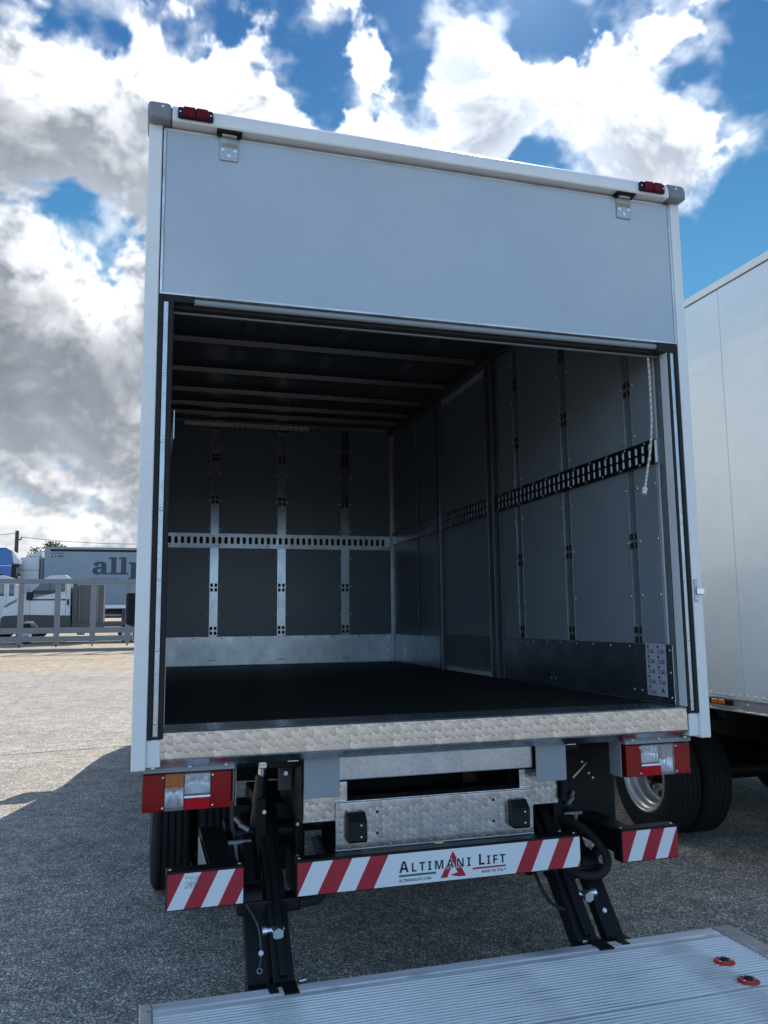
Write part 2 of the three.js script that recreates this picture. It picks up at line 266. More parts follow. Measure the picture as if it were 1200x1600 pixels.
function thing(name, label, category, pos = [0, 0, 0], turn = 0, group) {
  const o = new THREE.Group(); o.name = numbered(name); o.position.set(...pos); o.rotation.y = turn; o.userData = { label, category }; if (group) o.userData.group = group; scene.add(o); return o;
}
const sub = (name, parent) => { const o = new THREE.Group(); o.name = name; parent.add(o); return o; };
const stuff = (m) => { m.userData.kind = 'stuff'; return m; };
const struct = (name, geos, mat) => { const m = add(name, geos, mat); m.userData.kind = 'structure'; return m; };
const dome = (x, y, z, r, ax = 'z', sgn = 1) => { // a rivet or screw head
  const g = new THREE.SphereGeometry(r, 8, 4, 0, Math.PI * 2, 0, Math.PI / 2); g.scale(1, 0.6, 1);
  if (ax === 'z') g.rotateX(sgn * Math.PI / 2); if (ax === 'x') g.rotateZ(-sgn * Math.PI / 2);
  return uvm(g.translate(x, y, z));
};

// ---------------------------------------------------------------- ground
const groundY = (z) => { const t = -5 - z; return t <= 0 ? 0 : t < 6 ? 0.024 * t * t / 12 : 0.024 * (t - 3); };
{
  const xs = [], zs = [];
  for (let x = -400; x < -40; x += 40) xs.push(x); for (let x = -40; x < -12; x += 2) xs.push(x); for (let x = -12; x < 8; x += 0.3) xs.push(x); for (let x = 8; x < 40; x += 2) xs.push(x); for (let x = 40; x <= 400; x += 40) xs.push(x);
  for (let z = -500; z < -60; z += 40) zs.push(z); for (let z = -60; z < -32; z += 1) zs.push(z); for (let z = -32; z < 6; z += 0.3) zs.push(z); for (let z = 6; z < 40; z += 2) zs.push(z); for (let z = 40; z <= 300; z += 30) zs.push(z);
  const pos = [], col = [], uv = [], idx = [];
  zs.forEach((z) => xs.forEach((x) => {
    pos.push(x, groundY(Math.max(z, -90)) + (z < 2 && z > -4 ? 0 : 0.006 * noise3(x * 0.8, 0, z * 0.8)), z); uv.push(x, z);
    const patch = 1 + 0.16 * fbm(x * 0.55, 2.2, z * 0.55, 3) + 0.10 * noise3(x * 0.17 + 40, 1, z * 0.32);
    const sand = smooth(-14.5, -20.5, z + 3.2 * fbm(x * 0.35, 7, z * 0.55, 3)) * clamp(0.62 + 1.3 * fbm(x * 0.7 + 9, 3, z * 1.1, 3));
    const rut = 1 - 0.15 * smooth(0.2, 0.5, Math.abs(fbm(x * 0.22, 4, z * 1.1, 3) * 2)) * smooth(-17, -21, z);
    col.push(mix(patch, 1.22, sand) * rut, mix(patch * 0.985, 1.02, sand) * rut, mix(patch * 0.955, 0.70, sand) * rut);
  }));
  for (let j = 0; j + 1 < zs.length; j++) for (let i = 0; i + 1 < xs.length; i++) { const a = j * xs.length + i, b = a + 1, c = a + xs.length, d = c + 1; idx.push(a, c, b, b, c, d); }
  const g = new THREE.BufferGeometry(); g.setAttribute('position', new THREE.Float32BufferAttribute(pos, 3)); g.setAttribute('color', new THREE.Float32BufferAttribute(col, 3)); g.setAttribute('uv', new THREE.Float32BufferAttribute(uv, 2)); g.setIndex(idx); g.computeVertexNormals();
  const gm = std(lin(2.62, 2.54, 2.40), 0.95, 0, { map: ASPH.map, bumpMap: ASPH.bump, bumpScale: 0.0025, vertexColors: true });
  struct('ground', g, gm);
  // thin tar seams and cracks
  const seam = (pts, w) => { const c = new THREE.CatmullRomCurve3(pts.map(([x, z]) => V(x, 0, z))), n = 60, P = [], I = []; const r = rng(pts.length * 31 + Math.round(w * 1e4)); for (let i = 0; i <= n; i++) { const p = c.getPoint(i / n), t = c.getTangent(i / n), s = w * (0.5 + r()), jx = (r() - 0.5) * 0.02; P.push(p.x - t.z * s + jx, groundY(p.z) + 0.004 + 0.006 * 0, p.z + t.x * s, p.x + t.z * s + jx, groundY(p.z) + 0.004, p.z - t.x * s); if (i) { const b = i * 2; I.push(b - 2, b - 1, b, b - 1, b + 1, b); } } const q = new THREE.BufferGeometry(); q.setAttribute('position', new THREE.Float32BufferAttribute(P, 3)); q.setIndex(I); q.computeVertexNormals(); return uvm(q); };
  struct('tar_seam', seam([[-7, -5.9], [-4.4, -6.05], [-2.9, -6.35], [-1.6, -6.55], [-0.5, -6.7]], 0.010), M.tar);
  struct('tar_seam', seam([[-5.6, -6.6], [-3.4, -5.55], [-2.3, -5.1]], 0.006), M.tar);
  struct('gate_track', box(-16, 6, groundY(-26) - 0.2, groundY(-26) + 0.07, -26.25, -25.7, 0.02), M.concrete);
}

// ---------------------------------------------------------------- wheels
function makeWheel(parent, x0, x1, z, outSign, dual) { // tyre between x0 and x1, rolling axis along x, rim face towards outSign
  const R = 0.35, y = R, w = sub('wheel', parent), half = (x1 - x0) / 2, cx = (x0 + x1) / 2;
  const prof = []; const P = (r, a) => prof.push(new THREE.Vector2(r, a));
  P(0.205, -half * 0.72); P(0.215, -half * 0.86); P(0.25, -half * 0.98); P(0.29, -half); P(0.322, -half * 0.94); P(0.340, -half * 0.82); P(0.3465, -half * 0.74);
  const gr = [-0.5, -0.17, 0.17, 0.5]; for (const g of gr) { P(R, half * g - 0.008); P(R - 0.001, half * g - 0.0055); P(R - 0.010, half * g - 0.004); P(R - 0.010, half * g + 0.004); P(R - 0.001, half * g + 0.0055); P(R, half * g + 0.008); }
  P(0.3465, half * 0.74); P(0.340, half * 0.82); P(0.322, half * 0.94); P(0.29, half); P(0.25, half * 0.98); P(0.215, half * 0.86); P(0.205, half * 0.72);
  const place = (g) => uvm(g.rotateZ(-Math.PI / 2).translate(cx, y, z));
  add('tyre', place(new THREE.LatheGeometry(prof, 64)), M.tyre, w);
  const sip = []; for (let i = 0; i < 72; i++) { const a = i / 72 * Math.PI * 2; for (const s of [-1, 1]) { const g = new THREE.BoxGeometry(half * 0.12, 0.004, 0.020); g.translate(s * half * 0.68, R - 0.0012, 0); g.rotateZ(-s * 0.25 * 0); g.rotateX(a); sip.push(uvm(g.translate(cx, y, z))); } }
  stuff(add('tread_block', sip, M.tyre, w));
  const s = outSign, rp = dual ? [[0.222, half * 0.80], [0.218, half * 0.92], [0.208, half * 0.94], [0.203, half * 0.86], [0.200, half * 0.62], [0.188, half * 0.58], [0.184, half * 0.56], [0.181, half * 0.24], [0.170, half * 0.20], [0.167, half * 0.17], [0.163, -half * 0.15], [0.152, -half * 0.35], [0.146, -half * 0.42], [0.10, -half * 0.40], [0.075, -half * 0.30], [0.06, -half * 0.26], [0.0, -half * 0.26]]
    : [[0.212, half * 0.78], [0.205, half * 0.84], [0.190, half * 0.7], [0.175, half * 0.45], [0.14, half * 0.72], [0.09, half * 0.8], [0.0, half * 0.82]];
  const lg = new THREE.LatheGeometry(rp.map(([r, a]) => new THREE.Vector2(Math.max(r, 0.001), a)), 48); if (s < 0) lg.rotateZ(Math.PI); // flip end for end
  const rim = add('rim', place(lg), M.rim, w); rim.material = M.rim;
  const hubx = cx + s * half * (dual ? -0.24 : 0.84), holes = []; for (let i = 0; i < 8; i++) { const a = i / 8 * Math.PI * 2; holes.push(rod([hubx - s * 0.02, y + 0.118 * Math.cos(a), z + 0.118 * Math.sin(a)], [hubx + s * 0.0 + s * -0.004 + (dual ? -s * 0.004 : 0), y + 0.118 * Math.cos(a), z + 0.118 * Math.sin(a)], 0.02, 14)); }
  stuff(add('vent_hole', holes, M.rubber, w));
  add('hub', [rod([hubx - s * 0.01, y, z], [hubx + s * 0.035, y, z], 0.055, 24), rod([hubx, y, z], [hubx + s * 0.06, y, z], 0.035, 20)], M.blackSteel, w);
  const bolts = []; for (let i = 0; i < 6; i++) { const a = i / 6 * Math.PI * 2 + 0.3; bolts.push(rod([hubx - s * 0.005, y + 0.08 * Math.cos(a), z + 0.08 * Math.sin(a)], [hubx + s * 0.02, y + 0.08 * Math.cos(a), z + 0.08 * Math.sin(a)], 0.011, 6)); }
  stuff(add('wheel_bolt', bolts, M.zinc, w));
  return w;
}
// the cab and running gear both trucks share; x is the truck's middle, za its rear axle
function makeCab(t, x, dz) {
  const prof = [[-4.45, 0.55], [-4.45, 2.16], [-4.52, 2.28], [-4.95, 2.36], [-5.25, 2.26], [-5.62, 1.75], [-5.95, 1.36], [-6.55, 1.14], [-6.98, 0.92], [-7.12, 0.62], [-7.12, 0.40], [-6.85, 0.36], [-6.75, 0.55], [-5.7, 0.55]].map(([z, y]) => [z + dz, y]);
  add('cab', extrudeX(prof, x - 0.98, x + 0.98, 0.06), M.vanPaint, t);
  const win = [[-4.75, 1.45], [-4.75, 2.05], [-5.20, 2.05], [-5.60, 1.5], [-5.6, 1.4]].map(([z, y]) => [z + dz, y]);
  for (const s of [-1, 1]) {
    add('cab_window', extrudeX(win, s < 0 ? x - 0.986 : x + 0.976, s < 0 ? x - 0.976 : x + 0.986), M.glass, t);
    const m = add('wing_mirror', box(x + s * 1.02, x + s * 1.25, 1.30, 1.62, -5.72 + dz, -5.60 + dz, 0.03), M.black, t); add('mirror_arm', bar([x + s * 1.0, 1.42, -5.62 + dz], [x + s * 1.06, 1.42, -5.66 + dz], 0.05, 0.05, 0.01), M.black, m);
    makeWheel(t, s < 0 ? x - 0.98 : x + 0.785, s < 0 ? x - 0.785 : x + 0.98, -5.95 + dz, s, false);
    add('chassis_rail', box(x + s * 0.36, x + s * 0.43, 0.56, 0.76, -6.6 + dz, -0.30 + dz, 0.006), M.blackSteel, t);
  }
  add('floor_bearer', [-0.45, -0.95, -1.55, -2.15, -2.75, -3.35, -3.9].map((z) => box(x - 1.0, x + 1.0, 0.775, 0.845, z + dz - 0.03, z + dz + 0.03)), M.blackSteel, t);
}

// ---------------------------------------------------------------- the open box truck
const T = thing('box_truck', 'white box truck with open empty dark load space, upper flap shut, tail lift lowered', 'truck');
const F = 0.97, IN = 1.007, L = -3.98, TOP = 3.008; // floor height, inner half width, front wall, ceiling
makeCab(T, 0, 0);
add('rear_axle', [rod([-0.8, 0.35, -1.65], [0.8, 0.35, -1.65], 0.06, 16), new THREE.SphereGeometry(0.17, 20, 14).translate(0, 0.35, -1.65)].map(uvm), M.blackSteel, T);
for (const [a, b, s] of [[-1.01, -0.82, -1], [-0.80, -0.61, -1], [0.82, 1.01, 1], [0.61, 0.80, 1]]) makeWheel(T, a, b, -1.66, s, true);
// shell
add('load_floor', box(-IN, IN, F - 0.06, F, L, -0.02), M.floor, T);
add('side_wall', box(-1.09, -1.009, 0.86, 3.09, -4.06, -0.065), M.white, T);
add('side_wall', box(1.009, 1.09, 0.86, 3.09, -4.06, -0.065), M.white, T);
add('front_wall', box(-1.008, 1.008, 0.86, 3.07, -4.06, L - 0.004), M.white, T);
add('roof', box(-1.09, 1.09, TOP + 0.04, 3.115, -4.06, -0.05, 0.03), M.white, T);
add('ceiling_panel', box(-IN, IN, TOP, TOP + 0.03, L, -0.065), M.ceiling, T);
// lining of the front wall: four grey panels between aluminium posts
const FP = [[-0.567, -0.500], [-0.012, 0.058], [0.537, 0.608]];
{
  const xs = [-0.985, ...FP.flat(), 0.985];
  for (let i = 0; i < xs.length; i += 2) add('wall_panel', box(xs[i] + 0.002, xs[i + 1] - 0.002, F + 0.236, TOP - 0.03, L - 0.002, L + 0.006, 0.002), M.liningShaded, T);
  for (const [a, b] of FP) {
    const p = add('wall_post', box(a, b, F + 0.236, TOP - 0.03, L - 0.003, L + 0.003), M.postSteel, T), h = [];
    const cx = (a + b) / 2; for (const y of [1.252, 1.603, 2.329, 2.691]) for (const dx of [-0.017, 0.017]) for (const dy of [-0.019, 0.019]) h.push(box(cx + dx - 0.011, cx + dx + 0.011, y + dy - 0.014, y + dy + 0.014, L + 0.0025, L + 0.0045));
    stuff(add('lashing_hole', h, M.rubber, p));
  }
  const riv = []; for (const [a, b] of FP) for (const x of [a - 0.012, b + 0.012]) for (let y = 1.38; y < 2.9; y += 0.235) riv.push(dome(x, y, L + 0.006, 0.008));
  for (let y = 1.4; y < 2.9; y += 0.235) riv.push(dome(-0.95, y, L + 0.006, 0.008));
  stuff(add('rivet', riv, M.zinc, T));
  const k = add('kick_plate', box(-0.997, 0.985, F + 0.003, F + 0.236, L + 0.000, L + 0.014, 0.003), M.galv, T), sc = [];
  for (let x = -0.92; x < 0.98; x += 0.23) { sc.push(dome(x, F + 0.222, L + 0.014, 0.006)); }
  for (const [a, b] of FP) for (const x of [a + 0.012, b - 0.012, (a + b) / 2]) sc.push(dome(x, F + 0.045, L + 0.014, 0.006));
  for (const x of [-0.92, 0.95]) for (const y of [0.06, 0.13]) sc.push(dome(x, F + y, L + 0.014, 0.006));
  stuff(add('screw', sc, M.rubber, k));
  for (let i = 0; i < 7; i++) add('rib', box(-0.995, 0.983, F + 0.035 + i * 0.027, F + 0.039 + i * 0.027, L + 0.0135, L + 0.0155), M.galv, k);
}
// corner profiles
for (const s of [-1, 1]) {
  add('corner_post', [box(s * 0.975, s * 1.006, F, TOP - 0.01, L + 0.006, L + 0.022, 0.004), box(s * 0.990, s * 1.007, F, TOP - 0.01, L + 0.022, L + 0.050, 0.004)], M.galv, T);
  add('ceiling_cove', extrudeX([[L, TOP - 0.075], [L + 0.01, TOP - 0.075], [-0.07, TOP - 0.075], [-0.07, TOP - 0.005], [L, TOP - 0.005]], s < 0 ? -IN : IN - 0.05, s < 0 ? -IN + 0.05 : IN, 0.006), M.ceiling, T);
}
add('ceiling_cove', box(-0.95, 0.95, TOP - 0.035, TOP - 0.003, L + 0.002, L + 0.035, 0.006), M.galvDull, T);
// roof bows: top-hat sections across the ceiling
for (const z of [-0.78, -1.42, -1.96, -2.54, -3.02, -3.40, -3.68]) {
  const y = TOP, w = 0.07;
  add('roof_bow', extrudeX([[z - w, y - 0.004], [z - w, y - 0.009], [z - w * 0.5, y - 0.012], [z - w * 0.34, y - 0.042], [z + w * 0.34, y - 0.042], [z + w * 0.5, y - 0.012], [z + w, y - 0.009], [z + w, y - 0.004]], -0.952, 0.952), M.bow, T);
}
for (const x of [-0.53, 0.02, 0.575]) for (const z of [-3.53, -3.2, -2.78, -2.25, -1.7, -1.1]) add('ceiling_strip', box(x - 0.033, x + 0.033, TOP - 0.006, TOP - 0.001, z - 0.10, z + 0.10), M.galvDull, T);
{ const l = add('interior_lamp', box(-0.80, 0.24, TOP - 0.072, TOP - 0.036, -3.93, -3.890, 0.010), M.led, T); const d = []; for (let x = -0.40; x < 0.2; x += 0.045) d.push(box(x, x + 0.02, TOP - 0.068, TOP - 0.056, -3.8895, -3.8875)); stuff(add('lamp_clip', d, M.galvDull, l)); add('cable_duct', box(0.26, 0.70, TOP - 0.050, TOP - 0.036, -3.93, -3.90, 0.004), M.galvDull, l); }
// slotted lashing rails
function slotPlate(len, h, pitch, n, holes, x0) { const s = new THREE.Shape(); s.moveTo(0, 0); s.lineTo(len, 0); s.lineTo(len, h); s.lineTo(0, h); for (let i = 0; i < n; i++) for (const [dx, y0, w, hh] of holes) { const x = x0 + i * pitch + dx, p = new THREE.Path(), r = Math.min(w, hh) * 0.25; p.moveTo(x, y0 + r); p.lineTo(x, y0 + hh - r); p.lineTo(x + r, y0 + hh); p.lineTo(x + w - r, y0 + hh); p.lineTo(x + w, y0 + hh - r); p.lineTo(x + w, y0 + r); p.lineTo(x + w - r, y0); p.lineTo(x + r, y0); p.lineTo(x, y0 + r); s.holes.push(p); } return new THREE.ExtrudeGeometry(s, { depth: 0.003, bevelEnabled: false }); }
{
  const r = add('lashing_rail', [slotPlate(1.90, 0.070, 0.05, 37, [[0, 0.006, 0.027, 0.058]], 0.025).translate(-0.93, 1.955, L + 0.020), box(-0.93, 0.97, 1.928, 1.953, L + 0.006, L + 0.010), box(-0.93, 0.97, 2.027, 2.048, L + 0.006, L + 0.010), box(-0.93, 0.97, 1.950, 1.955, L + 0.006, L + 0.023), box(-0.93, 0.97, 2.025, 2.030, L + 0.006, L + 0.023)].map(uvm), M.galv, T);
  add('rail_backing', box(-0.93, 0.97, 1.953, 2.027, L + 0.006, L + 0.008), M.rubber, r);
  const d = []; for (let x = -0.9; x < 0.96; x += 0.2) { d.push(dome(x, 1.941, L + 0.010, 0.007)); d.push(dome(x + 0.07, 2.038, L + 0.010, 0.007)); } stuff(add('rivet', d, M.zinc, r));
}
// right wall: grey panels between posts, side door, rails, kick plates
{
  const X = IN, P = X - 0.007;
  const panel = (z0, z1, y0, y1) => add('wall_panel', box(P, X + 0.003, y0, y1, z0 + 0.002, z1 - 0.002, 0.002), M.lining, T);
  const posts = [[-1.491, -1.423], [-0.933, -0.861], [-0.344, -0.286]];
  const zs = [-1.700, ...posts.flat(), -0.120];
  for (let i = 0; i < zs.length; i += 2) panel(zs[i], zs[i + 1], F + 0.243, TOP - 0.08);
  for (const [a, b] of posts) {
    const p = add('wall_post', box(X - 0.003, X + 0.004, F + 0.243, TOP - 0.08, a, b), M.galvDull, T), h = []; const cz = (a + b) / 2;
    for (const y of [1.25, 1.66, 2.35, 2.70]) for (const dz of [-0.017, 0.017]) for (const dy of [-0.02, 0.02]) h.push(box(X - 0.0045, X - 0.0025, y + dy - 0.014, y + dy + 0.014, cz + dz - 0.011, cz + dz + 0.011));
    stuff(add('lashing_hole', h, M.rubber, p));
    add('post_edge', [box(P - 0.002, X, F + 0.243, TOP - 0.08, a - 0.003, a - 0.0005), box(P - 0.002, X, F + 0.243, TOP - 0.08, b + 0.0005, b + 0.003)], M.galv, p);
  }
  const riv = []; for (const [a, b] of posts) for (const z of [a - 0.016, b + 0.016]) for (let y = 1.42; y < 2.9; y += 0.235) riv.push(dome(P, y, z, 0.008, 'x', -1)); for (let y = 1.42; y < 2.9; y += 0.235) riv.push(dome(P, y, -0.14, 0.008, 'x', -1)); stuff(add('rivet', riv, M.zinc, T));
  // wall ahead of the side door
  panel(-3.925, -3.30, F + 0.236, TOP - 0.08); panel(-3.25, -2.80, F + 0.236, TOP - 0.08);
  add('wall_post', box(X - 0.003, X + 0.004, F + 0.236, TOP - 0.08, -3.30, -3.25), M.galvDull, T);
  // side door
  const door = add('side_door', box(X - 0.004, X + 0.004, F + 0.03, TOP - 0.12, -2.705, -1.840, 0.002), M.lining, T);
  add('door_kick_plate', box(X - 0.007, X - 0.004, F + 0.05, F + 0.25, -2.69, -1.85), M.galvDull, door);
  add('door_frame', [box(X - 0.028, X + 0.004, F, TOP - 0.08, -2.775, -2.712, 0.006)], M.ceiling, T);
  add('door_frame', [box(X - 0.034, X + 0.004, F, TOP - 0.08, -1.836, -1.765, 0.006), box(X - 0.016, X + 0.004, F, TOP - 0.08, -1.760, -1.704, 0.004)], M.ceiling, T);
  add('frame_edge', [box(X - 0.031, X - 0.0285, F, TOP - 0.09, -2.720, -2.712), box(X - 0.037, X - 0.0345, F, TOP - 0.09, -1.842, -1.835)], M.galv, T);
  // rails
  for (const [z0, z1] of [[-3.92, -2.79], [-2.70, -1.845], [-1.745, -0.105]]) {
    const len = z1 - z0, n = Math.floor((len - 0.03) / 0.05), g = slotPlate(len, 0.104, 0.05, n, [[0, 0.015, 0.018, 0.033], [0, 0.056, 0.018, 0.033]], 0.025); g.rotateY(Math.PI / 2).translate(X - 0.024, 1.972, z1);
    const r = add('lashing_rail', [uvm(g), box(X - 0.023, P, 1.972, 1.976, z0, z1), box(X - 0.023, P, 2.072, 2.076, z0, z1)], M.railSteel, T);
    add('rail_backing', box(X - 0.0195, P - 0.001, 1.9765, 2.0715, z0 + 0.001, z1 - 0.001), M.backing, r);  // pale strip stands in for daylight caught on the slot edges
    const d = []; for (let z = z0 + 0.03; z < z1; z += 0.15) { d.push(dome(X - 0.024, 1.981, z, 0.005, 'x', -1)); d.push(dome(X - 0.024, 2.067, z + 0.04, 0.005, 'x', -1)); } stuff(add('rivet', d, M.zinc, r));
  }
  // kick plates
  add('kick_plate', box(X - 0.012, X + 0.002, F + 0.003, F + 0.236, -3.93, -2.785, 0.003), M.galv, T);
  const kp = add('kick_plate', box(X - 0.012, X + 0.002, F + 0.003, F + 0.243, -1.70, -0.075, 0.003), M.kickSteel, T), sc = [];
  for (let z = -1.62; z < -0.3; z += 0.155) { sc.push(dome(X - 0.012, F + 0.230, z, 0.006, 'x', -1)); }
  for (const z of [-1.12, -1.07, -0.36, -0.30]) sc.push(dome(X - 0.012, F + 0.045, z, 0.006, 'x', -1)); for (const y of [0.22, 0.13, 0.03]) sc.push(dome(X - 0.012, F + y, -0.095, 0.006, 'x', -1)); stuff(add('screw', sc, M.zinc, kp));
  // instruction sticker with pictograms
  const cv = document.createElement('canvas'); cv.width = 256; cv.height = 400; const c = cv.getContext('2d'); c.fillStyle = '#c9c6d6'; c.fillRect(0, 0, 256, 400); c.lineWidth = 4;
  const r = rng(3); for (let row = 0; row < 5; row++) for (let k = 0; k < 2; k++) { const x = 12 + k * 124, y = 10 + row * 78; if (row === 4 && k) { c.fillStyle = '#1c2230'; c.beginPath(); c.moveTo(x + 60, y + 10); c.lineTo(x + 84, y + 52); c.lineTo(x + 36, y + 52); c.fill(); c.fillStyle = '#c9c6d6'; c.fillRect(x + 52, y + 40, 16, 12); continue; } c.fillStyle = '#8c2230'; c.beginPath(); c.arc(x + 22, y + 14, 12, 0, 7); c.fill(); c.fillStyle = '#20242e'; c.fillRect(x + 16, y + 8, 12, 12); c.strokeStyle = '#20242e'; c.beginPath(); c.moveTo(x + 8, y + 62); c.lineTo(x + 104, y + 62); c.moveTo(x + 10, y + 40); c.lineTo(x + 44, y + 40); c.lineTo(x + 20, y + 58); c.moveTo(x + 52 + r() * 10, y + 56); c.lineTo(x + 80, y + 30 + r() * 10); c.lineTo(x + 98, y + 54); c.stroke(); c.fillStyle = '#6a6f80'; c.fillRect(x + 60, y + 44, 26, 14); }
  const t = new THREE.CanvasTexture(cv); t.colorSpace = THREE.SRGBColorSpace;
  const sg = new THREE.PlaneGeometry(0.142, 0.215); sg.rotateY(-Math.PI / 2); sg.translate(X - 0.0155, 1.108, -0.185);
  add('instruction_sticker', sg, std(lin(0.75, 0.75, 0.75), 0.5, 0, { map: t }), kp);
}
// left wall lining (only glimpsed)
add('wall_panel', box(-IN - 0.003, -IN + 0.006, F + 0.24, TOP - 0.08, -3.92, -0.12, 0.002), M.lining, T);
add('kick_plate', box(-IN - 0.002, -IN + 0.011, F + 0.003, F + 0.236, -3.92, -0.08, 0.003), M.galv, T);
add('lashing_rail', uvm(slotPlate(3.8, 0.104, 0.05, 75, [[0, 0.02, 0.015, 0.064]], 0.025).rotateY(Math.PI / 2).translate(-IN + 0.018, 1.972, -0.11)), M.galv, T);

// rear frame
for (const s of [-1, 1]) {
  const xo = s * 1.10, xi = s * 1.053, f = sub('rear_post', T);
  add('post_face', [box(xo, xi, 0.850, 3.095, -0.075, 0.0, 0.006), box(xi, s * 1.008, 0.858, 0.946, -0.070, -0.012, 0.004)], M.white, f);
  add('door_seal', [box(xi, s * 1.0365, 0.947, 2.458, -0.07, -0.002, 0.005), box(s * 1.0165, s * 1.0005, 0.947, 2.458, -0.07, -0.003, 0.005)], M.rubber, f);
  const st = add('seal_strip', box(s * 1.036, s * 1.017, 0.955, 2.450, -0.06, -0.010, 0.003), M.galv, f), sc = []; for (let y = 1.0; y < 2.45; y += 0.235) sc.push(dome(s * 1.0265, y, -0.010, 0.006)); stuff(add('screw', sc, M.zinc, st));
  add('inner_return', box(s * 1.0, s * 1.0075, 0.972, 2.44, -0.058, -0.006, 0.003), s > 0 ? M.white : M.rubber, f);
  add('post_gap', box(xi, s * 1.0495, 2.458, 3.09, -0.06, -0.012), M.rubber, f);
  add('inner_trim', [box(s * 1.0, s * 1.0075, F, TOP - 0.05, -0.100, -0.060, 0.003)], M.galvDull, f);
}
{ // catch on the right post
  const c = add('door_catch', box(1.058, 1.074, 1.385, 1.475, 0.0, 0.005, 0.002), M.hinge, T); add('catch_bolt', [box(1.062, 1.098, 1.415, 1.440, 0.005, 0.016, 0.003)], M.zinc, c); stuff(add('screw', [dome(1.066, 1.397, 0.005, 0.005), dome(1.066, 1.463, 0.005, 0.005)], M.zinc, c));
}
// upper flap
const flap = add('rear_flap', box(-1.047, 1.047, 2.466, 3.082, -0.032, -0.001, 0.004), M.flap, T);
add('flap_edging', [box(-1.0495, 1.0495, 2.462, 2.470, -0.034, 0.0012, 0.0015), box(-1.0495, -1.041, 2.470, 3.084, -0.034, 0.0012, 0.0015), box(1.041, 1.0495, 2.470, 3.084, -0.034, 0.0012, 0.0015), box(-1.041, 1.041, 3.076, 3.084, -0.034, 0.0012, 0.0015)], M.alu, flap);
add('flap_groove', [box(-1.0395, -1.0375, 2.472, 3.074, -0.004, -0.0004), box(1.0375, 1.0395, 2.472, 3.074, -0.004, -0.0004)], M.galvDull, flap);
add('flap_seal', [box(-1.05, 1.05, 2.427, 2.463, -0.075, -0.034, 0.006), box(-1.05, -0.93, 2.44, 2.464, -0.034, -0.004, 0.003), box(0.955, 1.05, 2.425, 2.464, -0.034, -0.004, 0.003)], M.rubber, T);
add('flap_tube', rod([-0.93, 2.449, -0.020], [0.955, 2.449, -0.020], 0.0115, 16), M.greyPaint, T);
add('header_trim', box(-1.0, 1.0, 2.420, 2.426, -0.078, -0.066), M.galvDull, T);
add('header_box', box(-1.0, 1.0, 2.47, 2.99, -0.10, -0.04), M.ceiling, T);
// cap rail with grey end caps
{
  const prof = [[-0.08, 3.093], [0.036, 3.093], [0.040, 3.098], [0.040, 3.128], [0.034, 3.146], [0.018, 3.160], [-0.01, 3.166], [-0.08, 3.168]];
  add('roof_rail', extrudeX(prof, -1.022, 1.022), M.white, T);
  const cap = [[-0.10, 3.09], [0.040, 3.09], [0.046, 3.096], [0.046, 3.130], [0.038, 3.152], [0.020, 3.166], [-0.01, 3.172], [-0.10, 3.172]];
  for (const s of [-1, 1]) { const c = add('corner_cap', extrudeX(cap, s < 0 ? -1.106 : 1.0225, s < 0 ? -1.0225 : 1.106, 0.014), M.greyPlastic, T); stuff(add('screw', dome(s * 1.055, 3.135, 0.046, 0.006), M.zinc, c));
    add('roof_edge', box(s * 1.085, s * 1.10, 3.06, 3.165, -4.07, -0.10, 0.006), M.white, T); }
  for (const [x0, x1] of [[-1.004, -0.880], [0.874, 0.996]]) {
    const l = add('marker_lamp', box(x0, x1, 3.100, 3.141, 0.039, 0.055, 0.007), M.black, T);
    add('lens', box(x0 + 0.018, (x0 + x1) / 2 - 0.0008, 3.103, 3.138, 0.045, 0.066, 0.005), M.redDark, l); add('lens', box((x0 + x1) / 2 + 0.0008, x1 - 0.018, 3.103, 3.138, 0.045, 0.066, 0.005), M.redDark, l);
    stuff(add('screw', [dome(x0 + 0.009, 3.121, 0.055, 0.004), dome(x1 - 0.009, 3.121, 0.055, 0.004)], M.zinc, l));
  }
  for (const [x, w] of [[-0.8195, 1], [0.822, 1]]) {
    const h = sub('hinge', T);
    add('hinge_bracket', [box(x - 0.045, x + 0.045, 3.084, 3.0925, -0.002, 0.034, 0.002), rod([x - 0.040, 3.083, 0.010], [x + 0.040, 3.083, 0.010], 0.007, 12)], M.blackSteel, h);
    add('hinge_plate', box(x - 0.0325, x + 0.0325, 2.990, 3.085, 0.0015, 0.0055, 0.0018), M.hinge, h);
    add('wear_mark', box(x - 0.030, x + 0.030, 3.040, 3.056, 0.0055, 0.0062), std(lin(0.45, 0.38, 0.26), 0.6, 0.3, { map: spangle }), h);
    add('hinge_knuckle', [rod([x - 0.026, 3.084, 0.010], [x + 0.026, 3.084, 0.010], 0.0085, 14)], M.hinge, h);
    const s = []; for (const [dx, y] of [[-0.022, 3.028], [0.022, 3.028], [0, 3.008]]) { s.push(rod([x + dx, y, 0.0055], [x + dx, y, 0.008], 0.007, 14)); } stuff(add('screw', s, M.zinc, h));
  }
}
// rear sill of engine-turned steel
add('rear_sill', extrudeX([[-0.20, F + 0.001], [-0.016, F + 0.001], [-0.010, F - 0.004], [-0.010, 0.884], [-0.014, 0.878], [-0.075, 0.845], [-0.20, 0.845]], -1.010, 1.000, 0.002), M.turned, T);
